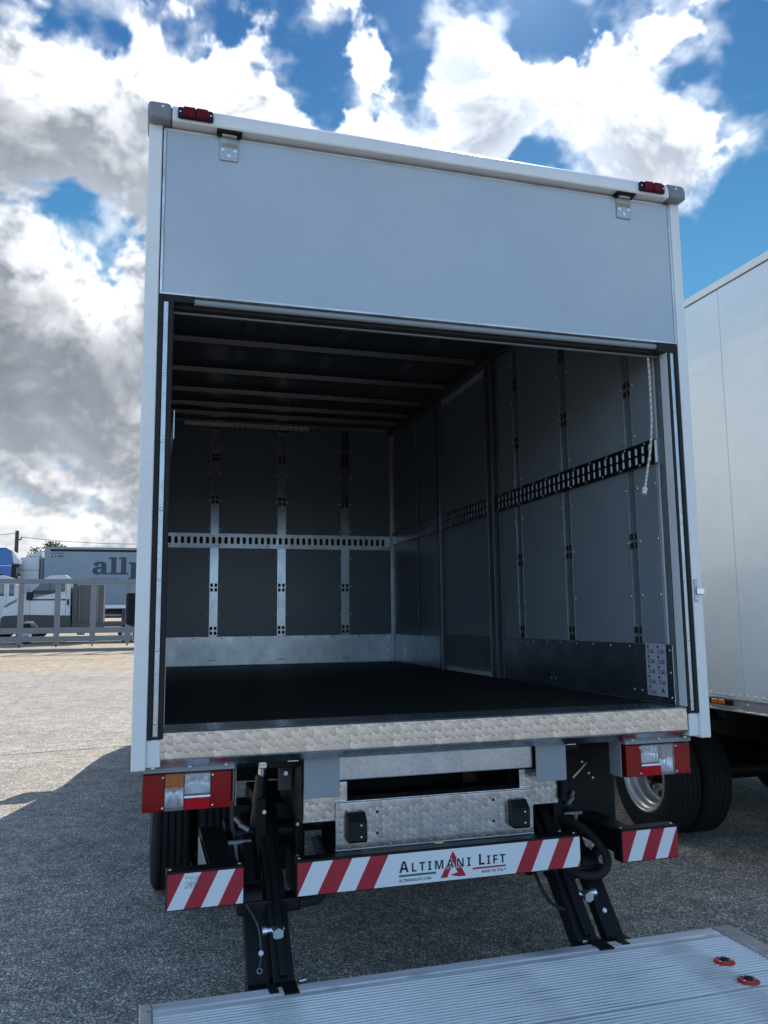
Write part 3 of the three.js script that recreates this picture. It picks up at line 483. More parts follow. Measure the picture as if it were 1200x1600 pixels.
// lamps
function tailLamp(x0, x1, mirrored) {
  const y0 = 0.700, y1 = 0.823, z = -0.10, l = sub('tail_lamp', T), w = x1 - x0, t = 0.005;
  add('lamp_housing', [box(x0, x1, y0, y1, z - 0.080, z - 0.058, 0.008), box(x0, x1, y0, y0 + t, z - 0.058, z - 0.001), box(x0, x1, y1 - t, y1, z - 0.058, z - 0.001), box(x0, x0 + t, y0 + t, y1 - t, z - 0.058, z - 0.001), box(x1 - t, x1, y0 + t, y1 - t, z - 0.058, z - 0.001)], M.redDark, l);
  const at = (a, b) => mirrored ? [x1 - w * b, x1 - w * a] : [x0 + w * a, x0 + w * b];
  const lens = (name, a, b, m, ya = y0 + 0.001, yb = y1 - 0.001, zz = 0.006) => { const [p, q] = at(a, b); return add(name, box(p, q, ya, yb, z, z + zz, 0.0028), m, l); };
  const bowl = (a, b, ya, yb, bulb) => { const [p, q] = at(a, b), prof = []; for (let k = 0; k <= 10; k++) { const r = 0.06 + 0.44 * k / 10; prof.push(new THREE.Vector2(r, r * r * 4)); } const g = new THREE.LatheGeometry(prof, 4, Math.PI / 4).rotateX(Math.PI / 2).scale((q - p) * 1.38, (yb - ya) * 1.38, 0.046).translate((p + q) / 2, (ya + yb) / 2, z - 0.054); const bw = add('lamp_bowl', uvm(g), M.chrome, l); add('bulb', uvm(new THREE.SphereGeometry(0.010, 14, 10).scale(1, 1, 1.4).translate((p + q) / 2, (ya + yb) / 2, z - 0.032)), bulb, bw); };
  bowl(0.02, 0.24, y0 + 0.008, y1 - 0.008, M.backing); bowl(0.25, 0.46, y0 + 0.008, y1 - 0.008, M.amber); bowl(0.47, 0.76, y0 + 0.050, y1 - 0.008, M.backing); bowl(0.775, 0.985, y0 + 0.008, y1 - 0.008, M.backing);
  lens('red_lens', 0.001, 0.245, M.redLens); lens('red_lens', 0.768, 0.999, M.redLens);
  lens('indicator_lens', 0.247, 0.462, M.clearLens, y0 + 0.001, mirrored ? y1 - 0.001 : y1 - 0.046); if (!mirrored) lens('indicator_lens', 0.247, 0.462, M.amberLens, y1 - 0.0455, y1 - 0.001);
  lens('reversing_lens', 0.465, 0.765, M.clearLens, y0 + 0.048, y1 - 0.001);
  lens('reflector', 0.465, 0.765, M.reflector, y0 + 0.001, y0 + 0.037, 0.005); lens('lens_divider', 0.465, 0.765, M.backing, y0 + 0.0385, y0 + 0.0465, 0.005);
  const s = []; for (const a of [0.225, 0.785]) for (const y of [y0 + 0.012, y1 - 0.012]) { const [p] = at(a, a); s.push(dome(p, y, z + 0.006, 0.0042)); } stuff(add('screw', s, M.zinc, l));
}
tailLamp(-1.062, -0.770, false); tailLamp(0.770, 1.064, true);
for (const s of [-1, 1]) { const b = add('lamp_bracket', [box(s * 0.76, s * 1.062, 0.828, 0.846, -0.19, -0.080, 0.003), box(s * 0.755, s * 0.76 - s * 0.008, 0.70, 0.846, -0.19, -0.105, 0.003)], M.greyPaint, T); stuff(add('screw', [0.79, 0.91, 1.03].map((x) => dome(s * x, 0.846, -0.075, 0.008)), M.zinc, b)); }
// lift mounting: grey plates, galvanised beam, turned plates, centre cover
for (const s of [-1, 1]) {
  add('mounting_plate', box(s * 0.386, s * 0.515, 0.705, 0.866, -0.118, -0.110, 0.004), M.greyPaint, T);
  const p = add('turned_plate', box(s * 0.343, s * 0.508, 0.607, 0.745, -0.180, -0.172, 0.004), M.turned, T); stuff(add('screw', rod([s * 0.495, 0.672, -0.172], [s * 0.495, 0.672, -0.168], 0.007, 10), M.zinc, p));
  add('mounting_bracket', [box(s * 0.515, s * 0.522, 0.62, 0.84, -0.60, -0.13, 0.002), box(s * 0.50, s * 0.62, 0.80, 0.845, -0.45, -0.20, 0.004)], M.blackSteel, T);
}
add('cross_beam', box(-0.384, 0.384, 0.755, 0.856, -0.24, -0.135, 0.004), M.galv, T);
{
  const c = add('lift_cover', [box(-0.391, 0.391, 0.512, 0.672, -0.166, -0.158, 0.003), box(-0.391, 0.391, 0.672, 0.678, -0.24, -0.158, 0.003)], M.turned, T);
  add('cover_lip', box(-0.391, 0.391, 0.506, 0.5115, -0.175, -0.155, 0.002), M.alu, c);
  for (const [a, b] of [[-0.354, -0.284], [0.288, 0.356]]) { const w = b - a; const s = new THREE.Shape(); s.moveTo(-0.158, 0.540); s.lineTo(-0.118, 0.540); s.lineTo(-0.112, 0.548); s.lineTo(-0.112, 0.612); s.lineTo(-0.142, 0.640); s.lineTo(-0.158, 0.640); add('rubber_buffer', extrudeX(s.getPoints().map((p) => [p.x, p.y]), a, b, 0.005), M.black, c); stuff(add('screw', [dome((a + b) / 2 + 0.012, 0.56, -0.112, 0.004), dome((a + b) / 2 + 0.012, 0.60, -0.112, 0.004)], M.zinc, c)); }
  stuff(add('hole', [[-0.235, 0.632], [-0.235, 0.558], [0.225, 0.642], [0.225, 0.565]].map(([x, y]) => rod([x, y, -0.158], [x, y, -0.1565], 0.0055, 10)), M.rubber, c));
}
// hazard boards
function hazardTex(w, h, stripes, art) {
  const cv = document.createElement('canvas'); cv.width = w; cv.height = h; const c = cv.getContext('2d'); c.fillStyle = '#e9ecef'; c.fillRect(0, 0, w, h); c.fillStyle = '#b01a2e';
  for (const [a, b, lean] of stripes) { c.beginPath(); c.moveTo(a, h); c.lineTo(a + lean, 0); c.lineTo(b + lean, 0); c.lineTo(b, h); c.fill(); }
  if (art) art(c);
  const t = new THREE.CanvasTexture(cv); t.colorSpace = THREE.SRGBColorSpace; t.anisotropy = 8; return t;
}
const smudge = (c) => { const r = rng(19); for (let i = 0; i < 90; i++) { c.fillStyle = `rgba(70,74,84,${0.05 + 0.09 * r()})`; c.beginPath(); c.ellipse(205 + (r() - 0.5) * 130, 70 + (r() - 0.5) * 90, 4 + r() * 16, 3 + r() * 8, r() * 3, 0, 7); c.fill(); } };
function board(name, x0, x1, y0, y1, t) {
  const b = add(name, box(x0 - 0.004, x1 + 0.004, y0 - 0.005, y1 + 0.008, -0.145, -0.084, 0.006), M.blackSteel, T);
  const g = new THREE.PlaneGeometry(x1 - x0, y1 - y0).translate((x0 + x1) / 2, (y0 + y1) / 2, -0.0825);
  add('hazard_sticker', g, phy(lin(0.86, 0.86, 0.86), 0.38, 0, { map: t, clearcoat: 0.3 }), b); stuff(add('bolt', [dome(x0 + 0.01, y1 + 0.008, -0.11, 0.006, 'y'), dome(x1 - 0.01, y1 + 0.008, -0.11, 0.006, 'y')], M.zinc, b)); return b;
}
{
  const small = hazardTex(600, 276, [[-170, 0, 135], [130, 265, 135], [400, 540, 135]], smudge);
  board('underrun_board', -0.975, -0.727, 0.390, 0.502, small);
  const smallR = hazardTex(600, 276, [[-170, 45, 115], [195, 345, 115], [480, 640, 115]]);
  board('underrun_board', 0.728, 0.976, 0.390, 0.502, smallR);
  const W = 2048, H = 210;
  const main = hazardTex(W, H, [[-120, 0, 100], [130, 260, 105], [385, 510, 105], [1540, 1660, 100], [1785, 1905, 100], [2025, 2150, 100]], (c) => {
    c.fillStyle = '#b01a2e'; c.beginPath(); c.moveTo(1075, 14); c.lineTo(1168, 190); c.lineTo(1118, 190); c.lineTo(1075, 92); c.lineTo(1030, 190); c.lineTo(982, 190); c.fill();
    c.beginPath(); c.moveTo(1052, 176); c.lineTo(1110, 160); c.lineTo(1136, 190); c.lineTo(1116, 190); c.fill();
    c.fillStyle = '#0d1626'; c.strokeStyle = '#e9ecef'; c.lineWidth = 8; c.lineJoin = 'round'; c.textBaseline = 'alphabetic';
    const word = (s, x0, x1, big) => { const fs = [...s].map((ch, k) => `bold ${k ? big * 0.80 : big}px sans-serif`), ws = [...s].map((ch, k) => { c.font = fs[k]; return c.measureText(ch).width; }), gap = (x1 - x0 - ws.reduce((a, b) => a + b, 0)) / (s.length - 1); let x = x0; [...s].forEach((ch, k) => { c.font = fs[k]; c.strokeText(ch, x, 128); c.fillText(ch, x, 128); x += ws[k] + gap; }); };
    word('ALTIMANI', 688, 1207, 104); word('LIFT', 1256, 1466, 104);
    c.fillStyle = '#12704a'; c.fillRect(686, 142, 265, 14); c.fillStyle = '#b01a2e'; c.fillRect(1216, 142, 250, 12);
    const line = (s, x0, x1, y, px) => { c.font = `bold ${px}px sans-serif`; const ws = [...s].map((ch) => c.measureText(ch).width), gap = (x1 - x0 - ws.reduce((a, b) => a + b, 0)) / (s.length - 1); let x = x0; [...s].forEach((ch, k) => { c.fillText(ch, x, y); x += ws[k] + gap; }); };
    c.fillStyle = '#0d1626'; line('ALTIMANILIFT.COM', 686, 915, 189, 25); line('MADE IN ITALY', 1282, 1466, 183, 25);
  });
  board('lift_bumper', -0.542, 0.543, 0.392, 0.500, main);
  for (const s of [-1, 1]) {
    add('board_arm', [box(s * 0.735, s * 0.835, 0.405, 0.495, -0.72, -0.146, 0.006)], M.blackSteel, T);
    add('arm_bracket', box(s * 0.43, s * 0.74, 0.42, 0.52, -0.72, -0.62, 0.006), M.blackSteel, T);
  }
  add('edge_strip', box(-0.846, -0.840, 0.400, 0.500, -0.56, -0.150, 0.002), M.galv, T);
}
// lift frame, arms, rams, hoses
{
  add('lift_tube', box(-0.72, 0.72, 0.50, 0.62, -0.62, -0.50, 0.008), M.blackSteel, T);
  add('bumper_beam', [box(-0.50, 0.50, 0.400, 0.490, -0.20, -0.146, 0.006), box(-0.36, -0.29, 0.42, 0.60, -0.55, -0.20, 0.004), box(0.29, 0.36, 0.42, 0.60, -0.55, -0.20, 0.004)], M.blackSteel, T);
  for (const s of [-1, 1]) {
    const xi = s < 0 ? 0.592 : 0.545, wi = s < 0 ? 0.072 : 0.082;
    const a = sub('lift_arm', T);
    add('arm_beam', [bar([s * xi, 0.59, -0.52], [s * xi, 0.112, -0.075], wi, 0.075, 0.006)], M.black, a);
    add('arm_rib', [bar([s * xi, 0.62, -0.49], [s * xi, 0.150, -0.055], 0.028, 0.03, 0.004)], M.blackSteel, a);
    const o = sub('lift_ram', T);
    add('ram_barrel', [bar([s * 0.675, 0.60, -0.55], [s * 0.675, 0.30, -0.26], 0.062, 0.062, 0.02)], M.black, o);
    add('ram_end', [bar([s * 0.672, 0.38, -0.32], [s * 0.672, 0.105, -0.08], 0.075, 0.05, 0.006), rod([s * 0.64, 0.335, -0.285], [s * 0.712, 0.335, -0.285], 0.05, 20)], M.black, o);
    add('pivot_block', [box(s * 0.60, s * 0.645, 0.30, 0.66, -0.60, -0.40, 0.01), box(s * 0.46, s * 0.498, 0.28, 0.62, -0.60, -0.38, 0.01), rod([s * 0.45, 0.52, -0.47], [s * 0.72, 0.52, -0.47], 0.035, 18)], M.blackSteel, T);
    add('arm_link', box(s * 0.50, s * 0.73, 0.295, 0.345, -0.32, -0.23, 0.012), M.black, T);
    const bo = add('pivot_bolt', [rod([s * 0.60, 0.262, -0.165], [s * 0.60, 0.262, -0.125], 0.020, 6), rod([s * 0.575, 0.262, -0.17], [s * 0.64, 0.262, -0.17], 0.012, 12), rod([s * 0.635, 0.262, -0.17], [s * 0.650, 0.262, -0.17], 0.018, 6)], M.zinc, a); bo.name = 'pivot_bolt';
    stuff(add('bolt', [rod([s * 0.49, 0.56, -0.40], [s * 0.49, 0.56, -0.37], 0.007, 6), rod([s * 0.62, 0.44, -0.40], [s * 0.62, 0.44, -0.385], 0.008, 6), rod([s * 0.615, 0.61, -0.40], [s * 0.615, 0.61, -0.385], 0.008, 6), rod([s * 0.52, 0.135, -0.05], [s * 0.545, 0.135, -0.045], 0.008, 6), rod([s * 0.66, 0.20, -0.135], [s * 0.66, 0.21, -0.12], 0.009, 8), rod([s * 0.49, 0.44, -0.40], [s * 0.49, 0.44, -0.37], 0.009, 6)], M.zinc, T));
    // lifting cylinder, upright
    const u = sub('lift_cylinder', T);
    add('cylinder_barrel', [rod([s * 0.62, 0.74, -0.42], [s * 0.64, 0.55, -0.44], 0.024, 18)], std(lin(0.022, 0.022, 0.024), 0.35, 0.3), u); add('cylinder_head', [rod([s * 0.618, 0.785, -0.415], [s * 0.62, 0.74, -0.42], 0.016, 14), box(s * 0.60, s * 0.635, 0.765, 0.80, -0.43, -0.40, 0.006)], M.zinc, u);
    add('bolt_bracket', box(s * 0.525, s * 0.575, 0.70, 0.80, -0.32, -0.312, 0.003), M.darkGrey, T); stuff(add('bolt', [rod([s * 0.55, 0.795, -0.31], [s * 0.55, 0.795, -0.29], 0.008, 6), rod([s * 0.55, 0.765, -0.31], [s * 0.55, 0.765, -0.285], 0.009, 6), box(s * 0.53, s * 0.57, 0.832, 0.8445, -0.21, -0.13, 0.002)], M.zinc, T));
    stuff(add('valve_fitting', [rod([s * 0.72, 0.585, -0.44], [s * 0.69, 0.555, -0.42], 0.009, 8), rod([s * 0.705, 0.565, -0.42], [s * 0.67, 0.545, -0.40], 0.010, 8), rod([s * 0.745, 0.50, -0.42], [s * 0.66, 0.50, -0.42], 0.009, 8), rod([s * 0.72, 0.50, -0.42], [s * 0.715, 0.46, -0.42], 0.009, 8), rod([s * 0.74, 0.43, -0.40], [s * 0.71, 0.43, -0.40], 0.010, 8)], M.galvDull, T));
  }
  add('hydraulic_hose', tube([[0.60, 0.50, -0.48], [0.68, 0.47, -0.30], [0.715, 0.415, -0.22], [0.728, 0.365, -0.20], [0.70, 0.325, -0.19], [0.63, 0.315, -0.21], [0.55, 0.34, -0.28]], 0.017, 40, 10), M.rubber, T);
  add('hydraulic_hose', tube([[0.80, 0.62, -0.58], [0.86, 0.52, -0.54], [0.90, 0.42, -0.52], [0.88, 0.30, -0.54], [0.78, 0.24, -0.6]], 0.022, 40, 10), M.rubber, T);
  add('hydraulic_hose', tube([[0.44, 0.44, -0.32], [0.42, 0.34, -0.22], [0.45, 0.25, -0.16], [0.50, 0.22, -0.14]], 0.007, 30, 8), M.rubber, T);
  add('hydraulic_hose', tube([[-0.43, 0.52, -0.32], [-0.41, 0.42, -0.25], [-0.44, 0.34, -0.22], [-0.50, 0.32, -0.24]], 0.020, 30, 8), M.rubber, T);
  add('control_cable', tube([[-0.70, 0.34, -0.22], [-0.665, 0.28, -0.16], [-0.66, 0.20, -0.12], [-0.668, 0.17, -0.10]], 0.003, 24, 6), M.darkGrey, T);
  add('clevis_ring', uvm(new THREE.TorusGeometry(0.008, 0.0022, 8, 20).rotateX(-0.7).translate(-0.668, 0.165, -0.092)), M.galvDull, T);
  const pl = add('side_plate', box(0.60, 0.93, 0.45, 0.80, -0.462, -0.450, 0.004), M.blackSteel, T);
  add('plate_latch', [bar([0.722, 0.640, -0.449], [0.764, 0.675, -0.449], 0.016, 0.012, 0.004), rod([0.764, 0.675, -0.446], [0.79, 0.70, -0.446], 0.006, 8)], M.hinge, pl); stuff(add('screw', [[0.775, 0.705], [0.79, 0.695], [0.805, 0.655], [0.825, 0.635]].map(([x, y]) => dome(x, y, -0.45, 0.006)), M.zinc, pl));
  for (const s of [-1, 1]) { const pts = []; for (let i = 0; i <= 14; i++) { const a = 1.0 + i / 14 * 1.7; pts.push([-1.66 + 0.40 * Math.cos(a), 0.36 + 0.40 * Math.sin(a)]); } const inn = pts.map(([z, y]) => [-1.66 + (z + 1.66) * 0.98, 0.36 + (y - 0.36) * 0.98]).reverse(); add('mudguard', extrudeX([...pts, ...inn], s < 0 ? -1.03 : 0.60, s < 0 ? -0.60 : 1.03), M.black, T); }
  add('under_panel', box(-0.75, 0.75, 0.62, 0.83, -0.98, -0.97), M.blackSteel, T);
  add('hydraulic_pack', [box(-0.30, 0.30, 0.50, 0.74, -0.78, -0.64, 0.02), box(-0.62, -0.40, 0.30, 0.62, -0.95, -0.72, 0.01)], M.black, T);
}
// platform of ribbed aluminium planks
{
  const pf = sub('lift_platform', T), x0 = -1.014, x1 = 1.034, yt = 0.150;
  add('front_edge', extrudeX([[0.0, 0.108], [0.0, 0.140], [0.006, 0.147], [0.030, 0.1475], [0.036, 0.1505], [0.060, 0.1505], [0.066, 0.1475], [0.088, 0.1475], [0.088, 0.108]], x0, x1), M.deck, pf);
  let z = 0.090; const pitch = 0.018;
  for (let k = 0; k < 4; k++) {
    const n = k ? 21 : 21.5 | 0, prof = [[z, 0.108], [z, yt - 0.006]]; const zs = z + 0.004; for (let i = 0; i < n; i++) { const a = zs + i * pitch; prof.push([a, yt - 0.006], [a + 0.003, yt], [a + 0.0095, yt], [a + 0.0125, yt - 0.006]); } const ze = zs + n * pitch + 0.002; prof.push([ze, yt - 0.006], [ze, 0.108]);
    add('deck_plank', extrudeX(prof, x0, x1), M.deck, pf); z = ze + 0.0035;
  }
  add('plank_bead', [box(x0, x1, yt - 0.006, yt - 0.0005, 0.4748, 0.4778, 0.001)], M.alu, pf);
  for (const [a, b] of [[-1.054, -1.016], [1.037, 1.112]]) { const e = add('side_plate', box(a, b, 0.100, yt + 0.004, 0.015, z, 0.003), M.alu, pf); stuff(add('screw', [0.07, 0.5, 0.95, 1.4].map((q) => dome((a + b) / 2 - (a < 0 ? -0.008 : 0.025), yt + 0.004, q, 0.006, 'y')), M.galvDull, e)); }
  for (const [cx, cz] of [[0.872, 0.288], [0.846, 0.436]]) {
    const f = add('foot_control', uvm(new THREE.LatheGeometry([[0.0, 0.006], [0.012, 0.0065], [0.017, 0.008], [0.026, 0.008], [0.033, 0.004], [0.0355, 0.0]].map(([r, y]) => new THREE.Vector2(Math.max(r, 0.0005), y)).reverse(), 36).translate(cx, yt, cz)), M.redCap, pf);
    add('foot_button', uvm(new THREE.SphereGeometry(0.0145, 20, 10, 0, Math.PI * 2, 0, Math.PI / 2).scale(1, 0.55, 1).translate(cx, yt + 0.0065, cz)), M.rubber, f);
    stuff(add('screw', [[-0.022, 0.008], [0.022, 0.008], [0, -0.024]].map(([dx, dz]) => dome(cx + dx, yt + 0.0075, cz + dz, 0.0045, 'y')), M.zinc, f));
  }
  for (const s of [-1, 1]) for (const [a, b, c] of [s < 0 ? [0.562, 0.610, 0.070] : [0.522, 0.580, 0.070], [0.625, 0.655, 0.055]]) add('hinge_slot', box(s * a, s * b, 0.112, 0.1525, -0.02, c), M.black, pf);
  for (const s of [-1, 1]) for (const [a, b] of [s < 0 ? [0.55, 0.632] : [0.50, 0.595], [0.638, 0.715]]) add('hinge_lug', box(s * a, s * b, 0.083, 0.133, -0.11, 0.0, 0.006), M.black, pf);
}
// pull cord hanging from the flap
{
  const path = new THREE.CatmullRomCurve3([[0.955, 2.455, -0.075], [0.962, 2.35, -0.08], [0.962, 2.25, -0.08], [0.960, 2.14, -0.08], [0.948, 2.03, -0.08], [0.926, 1.92, -0.082], [0.912, 1.855, -0.082]].map((p) => V(...p)));
  const strand = (ph, r) => { const pts = []; for (let i = 0; i <= 160; i++) { const t = i / 160, p = path.getPoint(t), a = ph + t * 150; pts.push(V(p.x + 0.0026 * Math.cos(a), p.y, p.z + 0.0026 * Math.sin(a))); } return uvm(new THREE.TubeGeometry(new THREE.CatmullRomCurve3(pts), 400, r, 6)); };
  const c = add('pull_cord', [strand(0, 0.0031), strand(Math.PI, 0.0031), uvm(new THREE.SphereGeometry(0.012, 12, 8).translate(0.911, 1.852, -0.082)), rod([0.911, 1.85, -0.082], [0.905, 1.832, -0.08], 0.007, 8, 0.012)], M.rope, T);
  add('cord_fleck', strand(Math.PI / 2, 0.0022), M.ropeFleck, c);
}

// ---------------------------------------------------------------- the second truck, parked alongside
{
  const X0 = 1.90, X1 = 4.08, Y0 = 0.905, Y1 = 3.15, ZR = 0.15, ZF = -4.1, cx = (X0 + X1) / 2;
  const N = thing('box_truck', 'closed white box truck alongside at the right edge, orange side lamp above dual wheels', 'truck');
  makeCab(N, cx, -0.1);
  const seams = [ZR - 0.05, -0.985, -2.2, -3.4, ZF + 0.03]; seams[1] = -0.76;
  for (let i = 0; i + 1 < seams.length; i++) add('side_panel', box(X0, X0 + 0.05, Y0, Y1 - 0.045, seams[i + 1] + 0.0015, seams[i] - 0.0015, 0.003), M.side, N);
  add('body_core', [box(X0 + 0.010, X1, Y0 - 0.05, Y1 - 0.05, ZF, ZR - 0.06)], M.white, N);
  add('rear_post', box(X0 - 0.01, X0 + 0.06, Y0 - 0.08, Y1 - 0.02, ZR - 0.06, ZR + 0.02, 0.006), M.white, N);
  add('roof_rail', extrudeX([[ZF, Y1 - 0.042], [ZR, Y1 - 0.042], [ZR, Y1 - 0.01], [ZR, Y1], [ZF, Y1]], X0 - 0.012, X0 + 0.07, 0.006), M.white, N);
  add('rail_joint', box(X0 - 0.004, X0 + 0.02, Y1 - 0.0465, Y1 - 0.0425, ZF, ZR - 0.06), M.darkGrey, N);
  add('roof', box(X0 + 0.06, X1 + 0.01, Y1 - 0.05, Y1 + 0.008, ZF, ZR, 0.006), M.white, N);
  const sk = add('bottom_rail', [box(X0 - 0.014, X0 + 0.02, Y0 - 0.062, Y0 - 0.002, ZF, ZR - 0.06, 0.003), box(X0 - 0.017, X0 - 0.008, Y0 - 0.012, Y0 - 0.001, ZF, ZR - 0.06, 0.002), box(X0 - 0.020, X0 + 0.02, Y0 - 0.071, Y0 - 0.0625, ZF, ZR - 0.06, 0.002)], M.alu, N);
  const riv = []; for (let z = ZR - 0.1; z > -3.9; z -= 0.056) riv.push(dome(X0 - 0.0005, Y0 + 0.012, z, 0.0075, 'x', -1)); stuff(add('rivet', riv, M.zinc, sk)); stuff(add('screw', [-0.72, -0.2].map((z) => dome(X0 - 0.014, Y0 - 0.030, z, 0.008, 'x', -1)), M.zinc, sk));
  const ml = add('side_lamp', box(X0 - 0.030, X0 - 0.014, Y0 - 0.042, Y0 - 0.010, -1.00, -0.830, 0.005), M.black, N);
  add('lens', box(X0 - 0.040, X0 - 0.028, Y0 - 0.039, Y0 - 0.013, -0.972, -0.925, 0.006), M.orange, ml); add('lens', box(X0 - 0.040, X0 - 0.028, Y0 - 0.039, Y0 - 0.013, -0.918, -0.872, 0.006), M.orange, ml);
  for (const [a, b, s] of [[1.92, 2.11, -1], [2.14, 2.33, -1], [3.65, 3.84, 1], [3.87, 4.06, 1]]) makeWheel(N, a, b, -1.75, s, true);
  add('rear_axle', [rod([2.1, 0.35, -1.75], [3.9, 0.35, -1.75], 0.06, 16), new THREE.SphereGeometry(0.18, 18, 12).translate(cx, 0.35, -1.75)].map(uvm), M.blackSteel, N);
  add('mudguard', (() => { const pts = []; for (let i = 0; i <= 14; i++) { const a = 0.95 + i / 14 * 1.7; pts.push([-1.75 + 0.42 * Math.cos(a), 0.36 + 0.42 * Math.sin(a)]); } const inn = pts.map(([z, y]) => [-1.75 + (z + 1.75) * 0.98, 0.36 + (y - 0.36) * 0.98]).reverse(); return extrudeX([...pts, ...inn], 1.91, 2.36); })(), M.black, N);
  add('under_panel', [box(2.28, 2.75, 0.56, 0.80, -0.62, -0.60, 0.004)], M.greyPaint, N);
  add('air_tank', [rod([2.42, 0.66, -0.30], [2.42, 0.66, -1.0], 0.09, 20), box(2.3, 2.55, 0.70, 0.84, -0.98, -0.80, 0.02)], M.black, N);
  add('cable_loom', tube([[2.25, 0.78, -1.0], [2.22, 0.62, -0.92], [2.25, 0.52, -0.85], [2.32, 0.58, -0.75], [2.36, 0.5, -0.70], [2.44, 0.60, -0.62], [2.5, 0.75, -0.6]], 0.011, 50, 8), M.rubber, N);
  add('cable_loom', tube([[2.35, 0.80, -0.9], [2.30, 0.60, -0.82], [2.38, 0.54, -0.74], [2.44, 0.66, -0.68], [2.50, 0.52, -0.60], [2.6, 0.6, -0.5]], 0.009, 50, 8), M.rubber, N);
  add('added_blocker_box', box(3.35, 4.02, 0.36, 0.82, -1.25, -0.12, 0.02), M.black, N); add('added_blocker_box', box(3.35, 4.02, 0.34, 0.82, -3.7, -2.3, 0.02), M.black, N); add('fuel_tank', box(2.45, 2.90, 0.38, 0.78, -3.6, -2.5, 0.05), M.black, N);  // the two large boxes are added to block the sunlit ground beyond
  add('added_gap_blocker', box(2.55, 3.2, 0.22, 0.80, -2.9, -2.1, 0.05), M.black, N);  // added block, closes the bright gap seen past the axle
  add('added_side_screen', box(4.03, 4.07, 0.25, 0.85, -4.6, 0.05, 0.006), M.black, N); add('cross_member', box(2.0, 4.0, 0.30, 0.84, -4.55, -4.45, 0.006), M.black, N);  // far side panel is an added screen, keeps the underbody dark
  add('rear_lamp_board', box(2.3, 3.7, 0.40, 0.52, -0.05, 0.02, 0.006), M.blackSteel, N);
}

// ---------------------------------------------------------------- sliding gate
{
  const Z = -26, b = groundY(Z), G = thing('sliding_gate', 'long grey steel sliding gate across the sunlit yard, left of the open truck', 'gate', [-4, b, Z]);
  const B = (x0, x1, y0, y1, d = 0.05) => box(x0 + 4, x1 + 4, y0 - b, y1 - b, -d, d, 0.008);
  add('top_rail', B(-10.2, 3.2, 2.62, 2.775), M.gate, G);
  add('middle_rail', B(-10.2, 3.2, 0.995, 1.185, 0.048), M.gate, G);
  add('bottom_rail', B(-10.2, 3.2, 0.73, 0.905, 0.048), M.gate, G);
  for (let i = 0; i < 12; i++) { const x = -9.38 + i * 1.11; add('gate_post', B(x - 0.085, x + 0.085, 0.63, 2.619, 0.056), M.gate, G); add('roller', rod([x + 4 - 0.02, 0.61 - b, 0], [x + 4 + 0.02, 0.61 - b, 0], 0.05, 16), M.blackSteel, G); }
}
// ---------------------------------------------------------------- vehicles beyond the gate
function frontWheel(t, x, y, z, r, w = 0.22) { // seen side-on, axis along z
  const wh = sub('wheel', t), p = [[r * 0.6, -w / 2], [r * 0.85, -w / 2], [r * 0.97, -w * 0.4], [r, -w * 0.25], [r, w * 0.25], [r * 0.97, w * 0.4], [r * 0.85, w / 2], [r * 0.6, w / 2]].map(([a, b]) => new THREE.Vector2(a, b));
  const place = (g) => uvm(g.rotateX(Math.PI / 2).translate(x, y, z));
  add('tyre', place(new THREE.LatheGeometry(p, 36)), M.tyre, wh); add('rim', place(new THREE.LatheGeometry([[0.001, w * 0.42], [r * 0.2, w * 0.42], [r * 0.3, w * 0.25], [r * 0.5, w * 0.3], [r * 0.62, w * 0.48]].map(([a, b]) => new THREE.Vector2(a, b)).reverse(), 28)), M.rim, wh);
}
function sideExtrude(profile, depth, bevel) { const s = new THREE.Shape(profile.map(([x, y]) => new THREE.Vector2(x, y))); return uvm(new THREE.ExtrudeGeometry(s, { depth: depth - 2 * bevel, bevelEnabled: true, bevelSize: bevel, bevelThickness: bevel, bevelOffset: -bevel, bevelSegments: 3, curveSegments: 8 }).translate(0, 0, -depth + bevel)); }
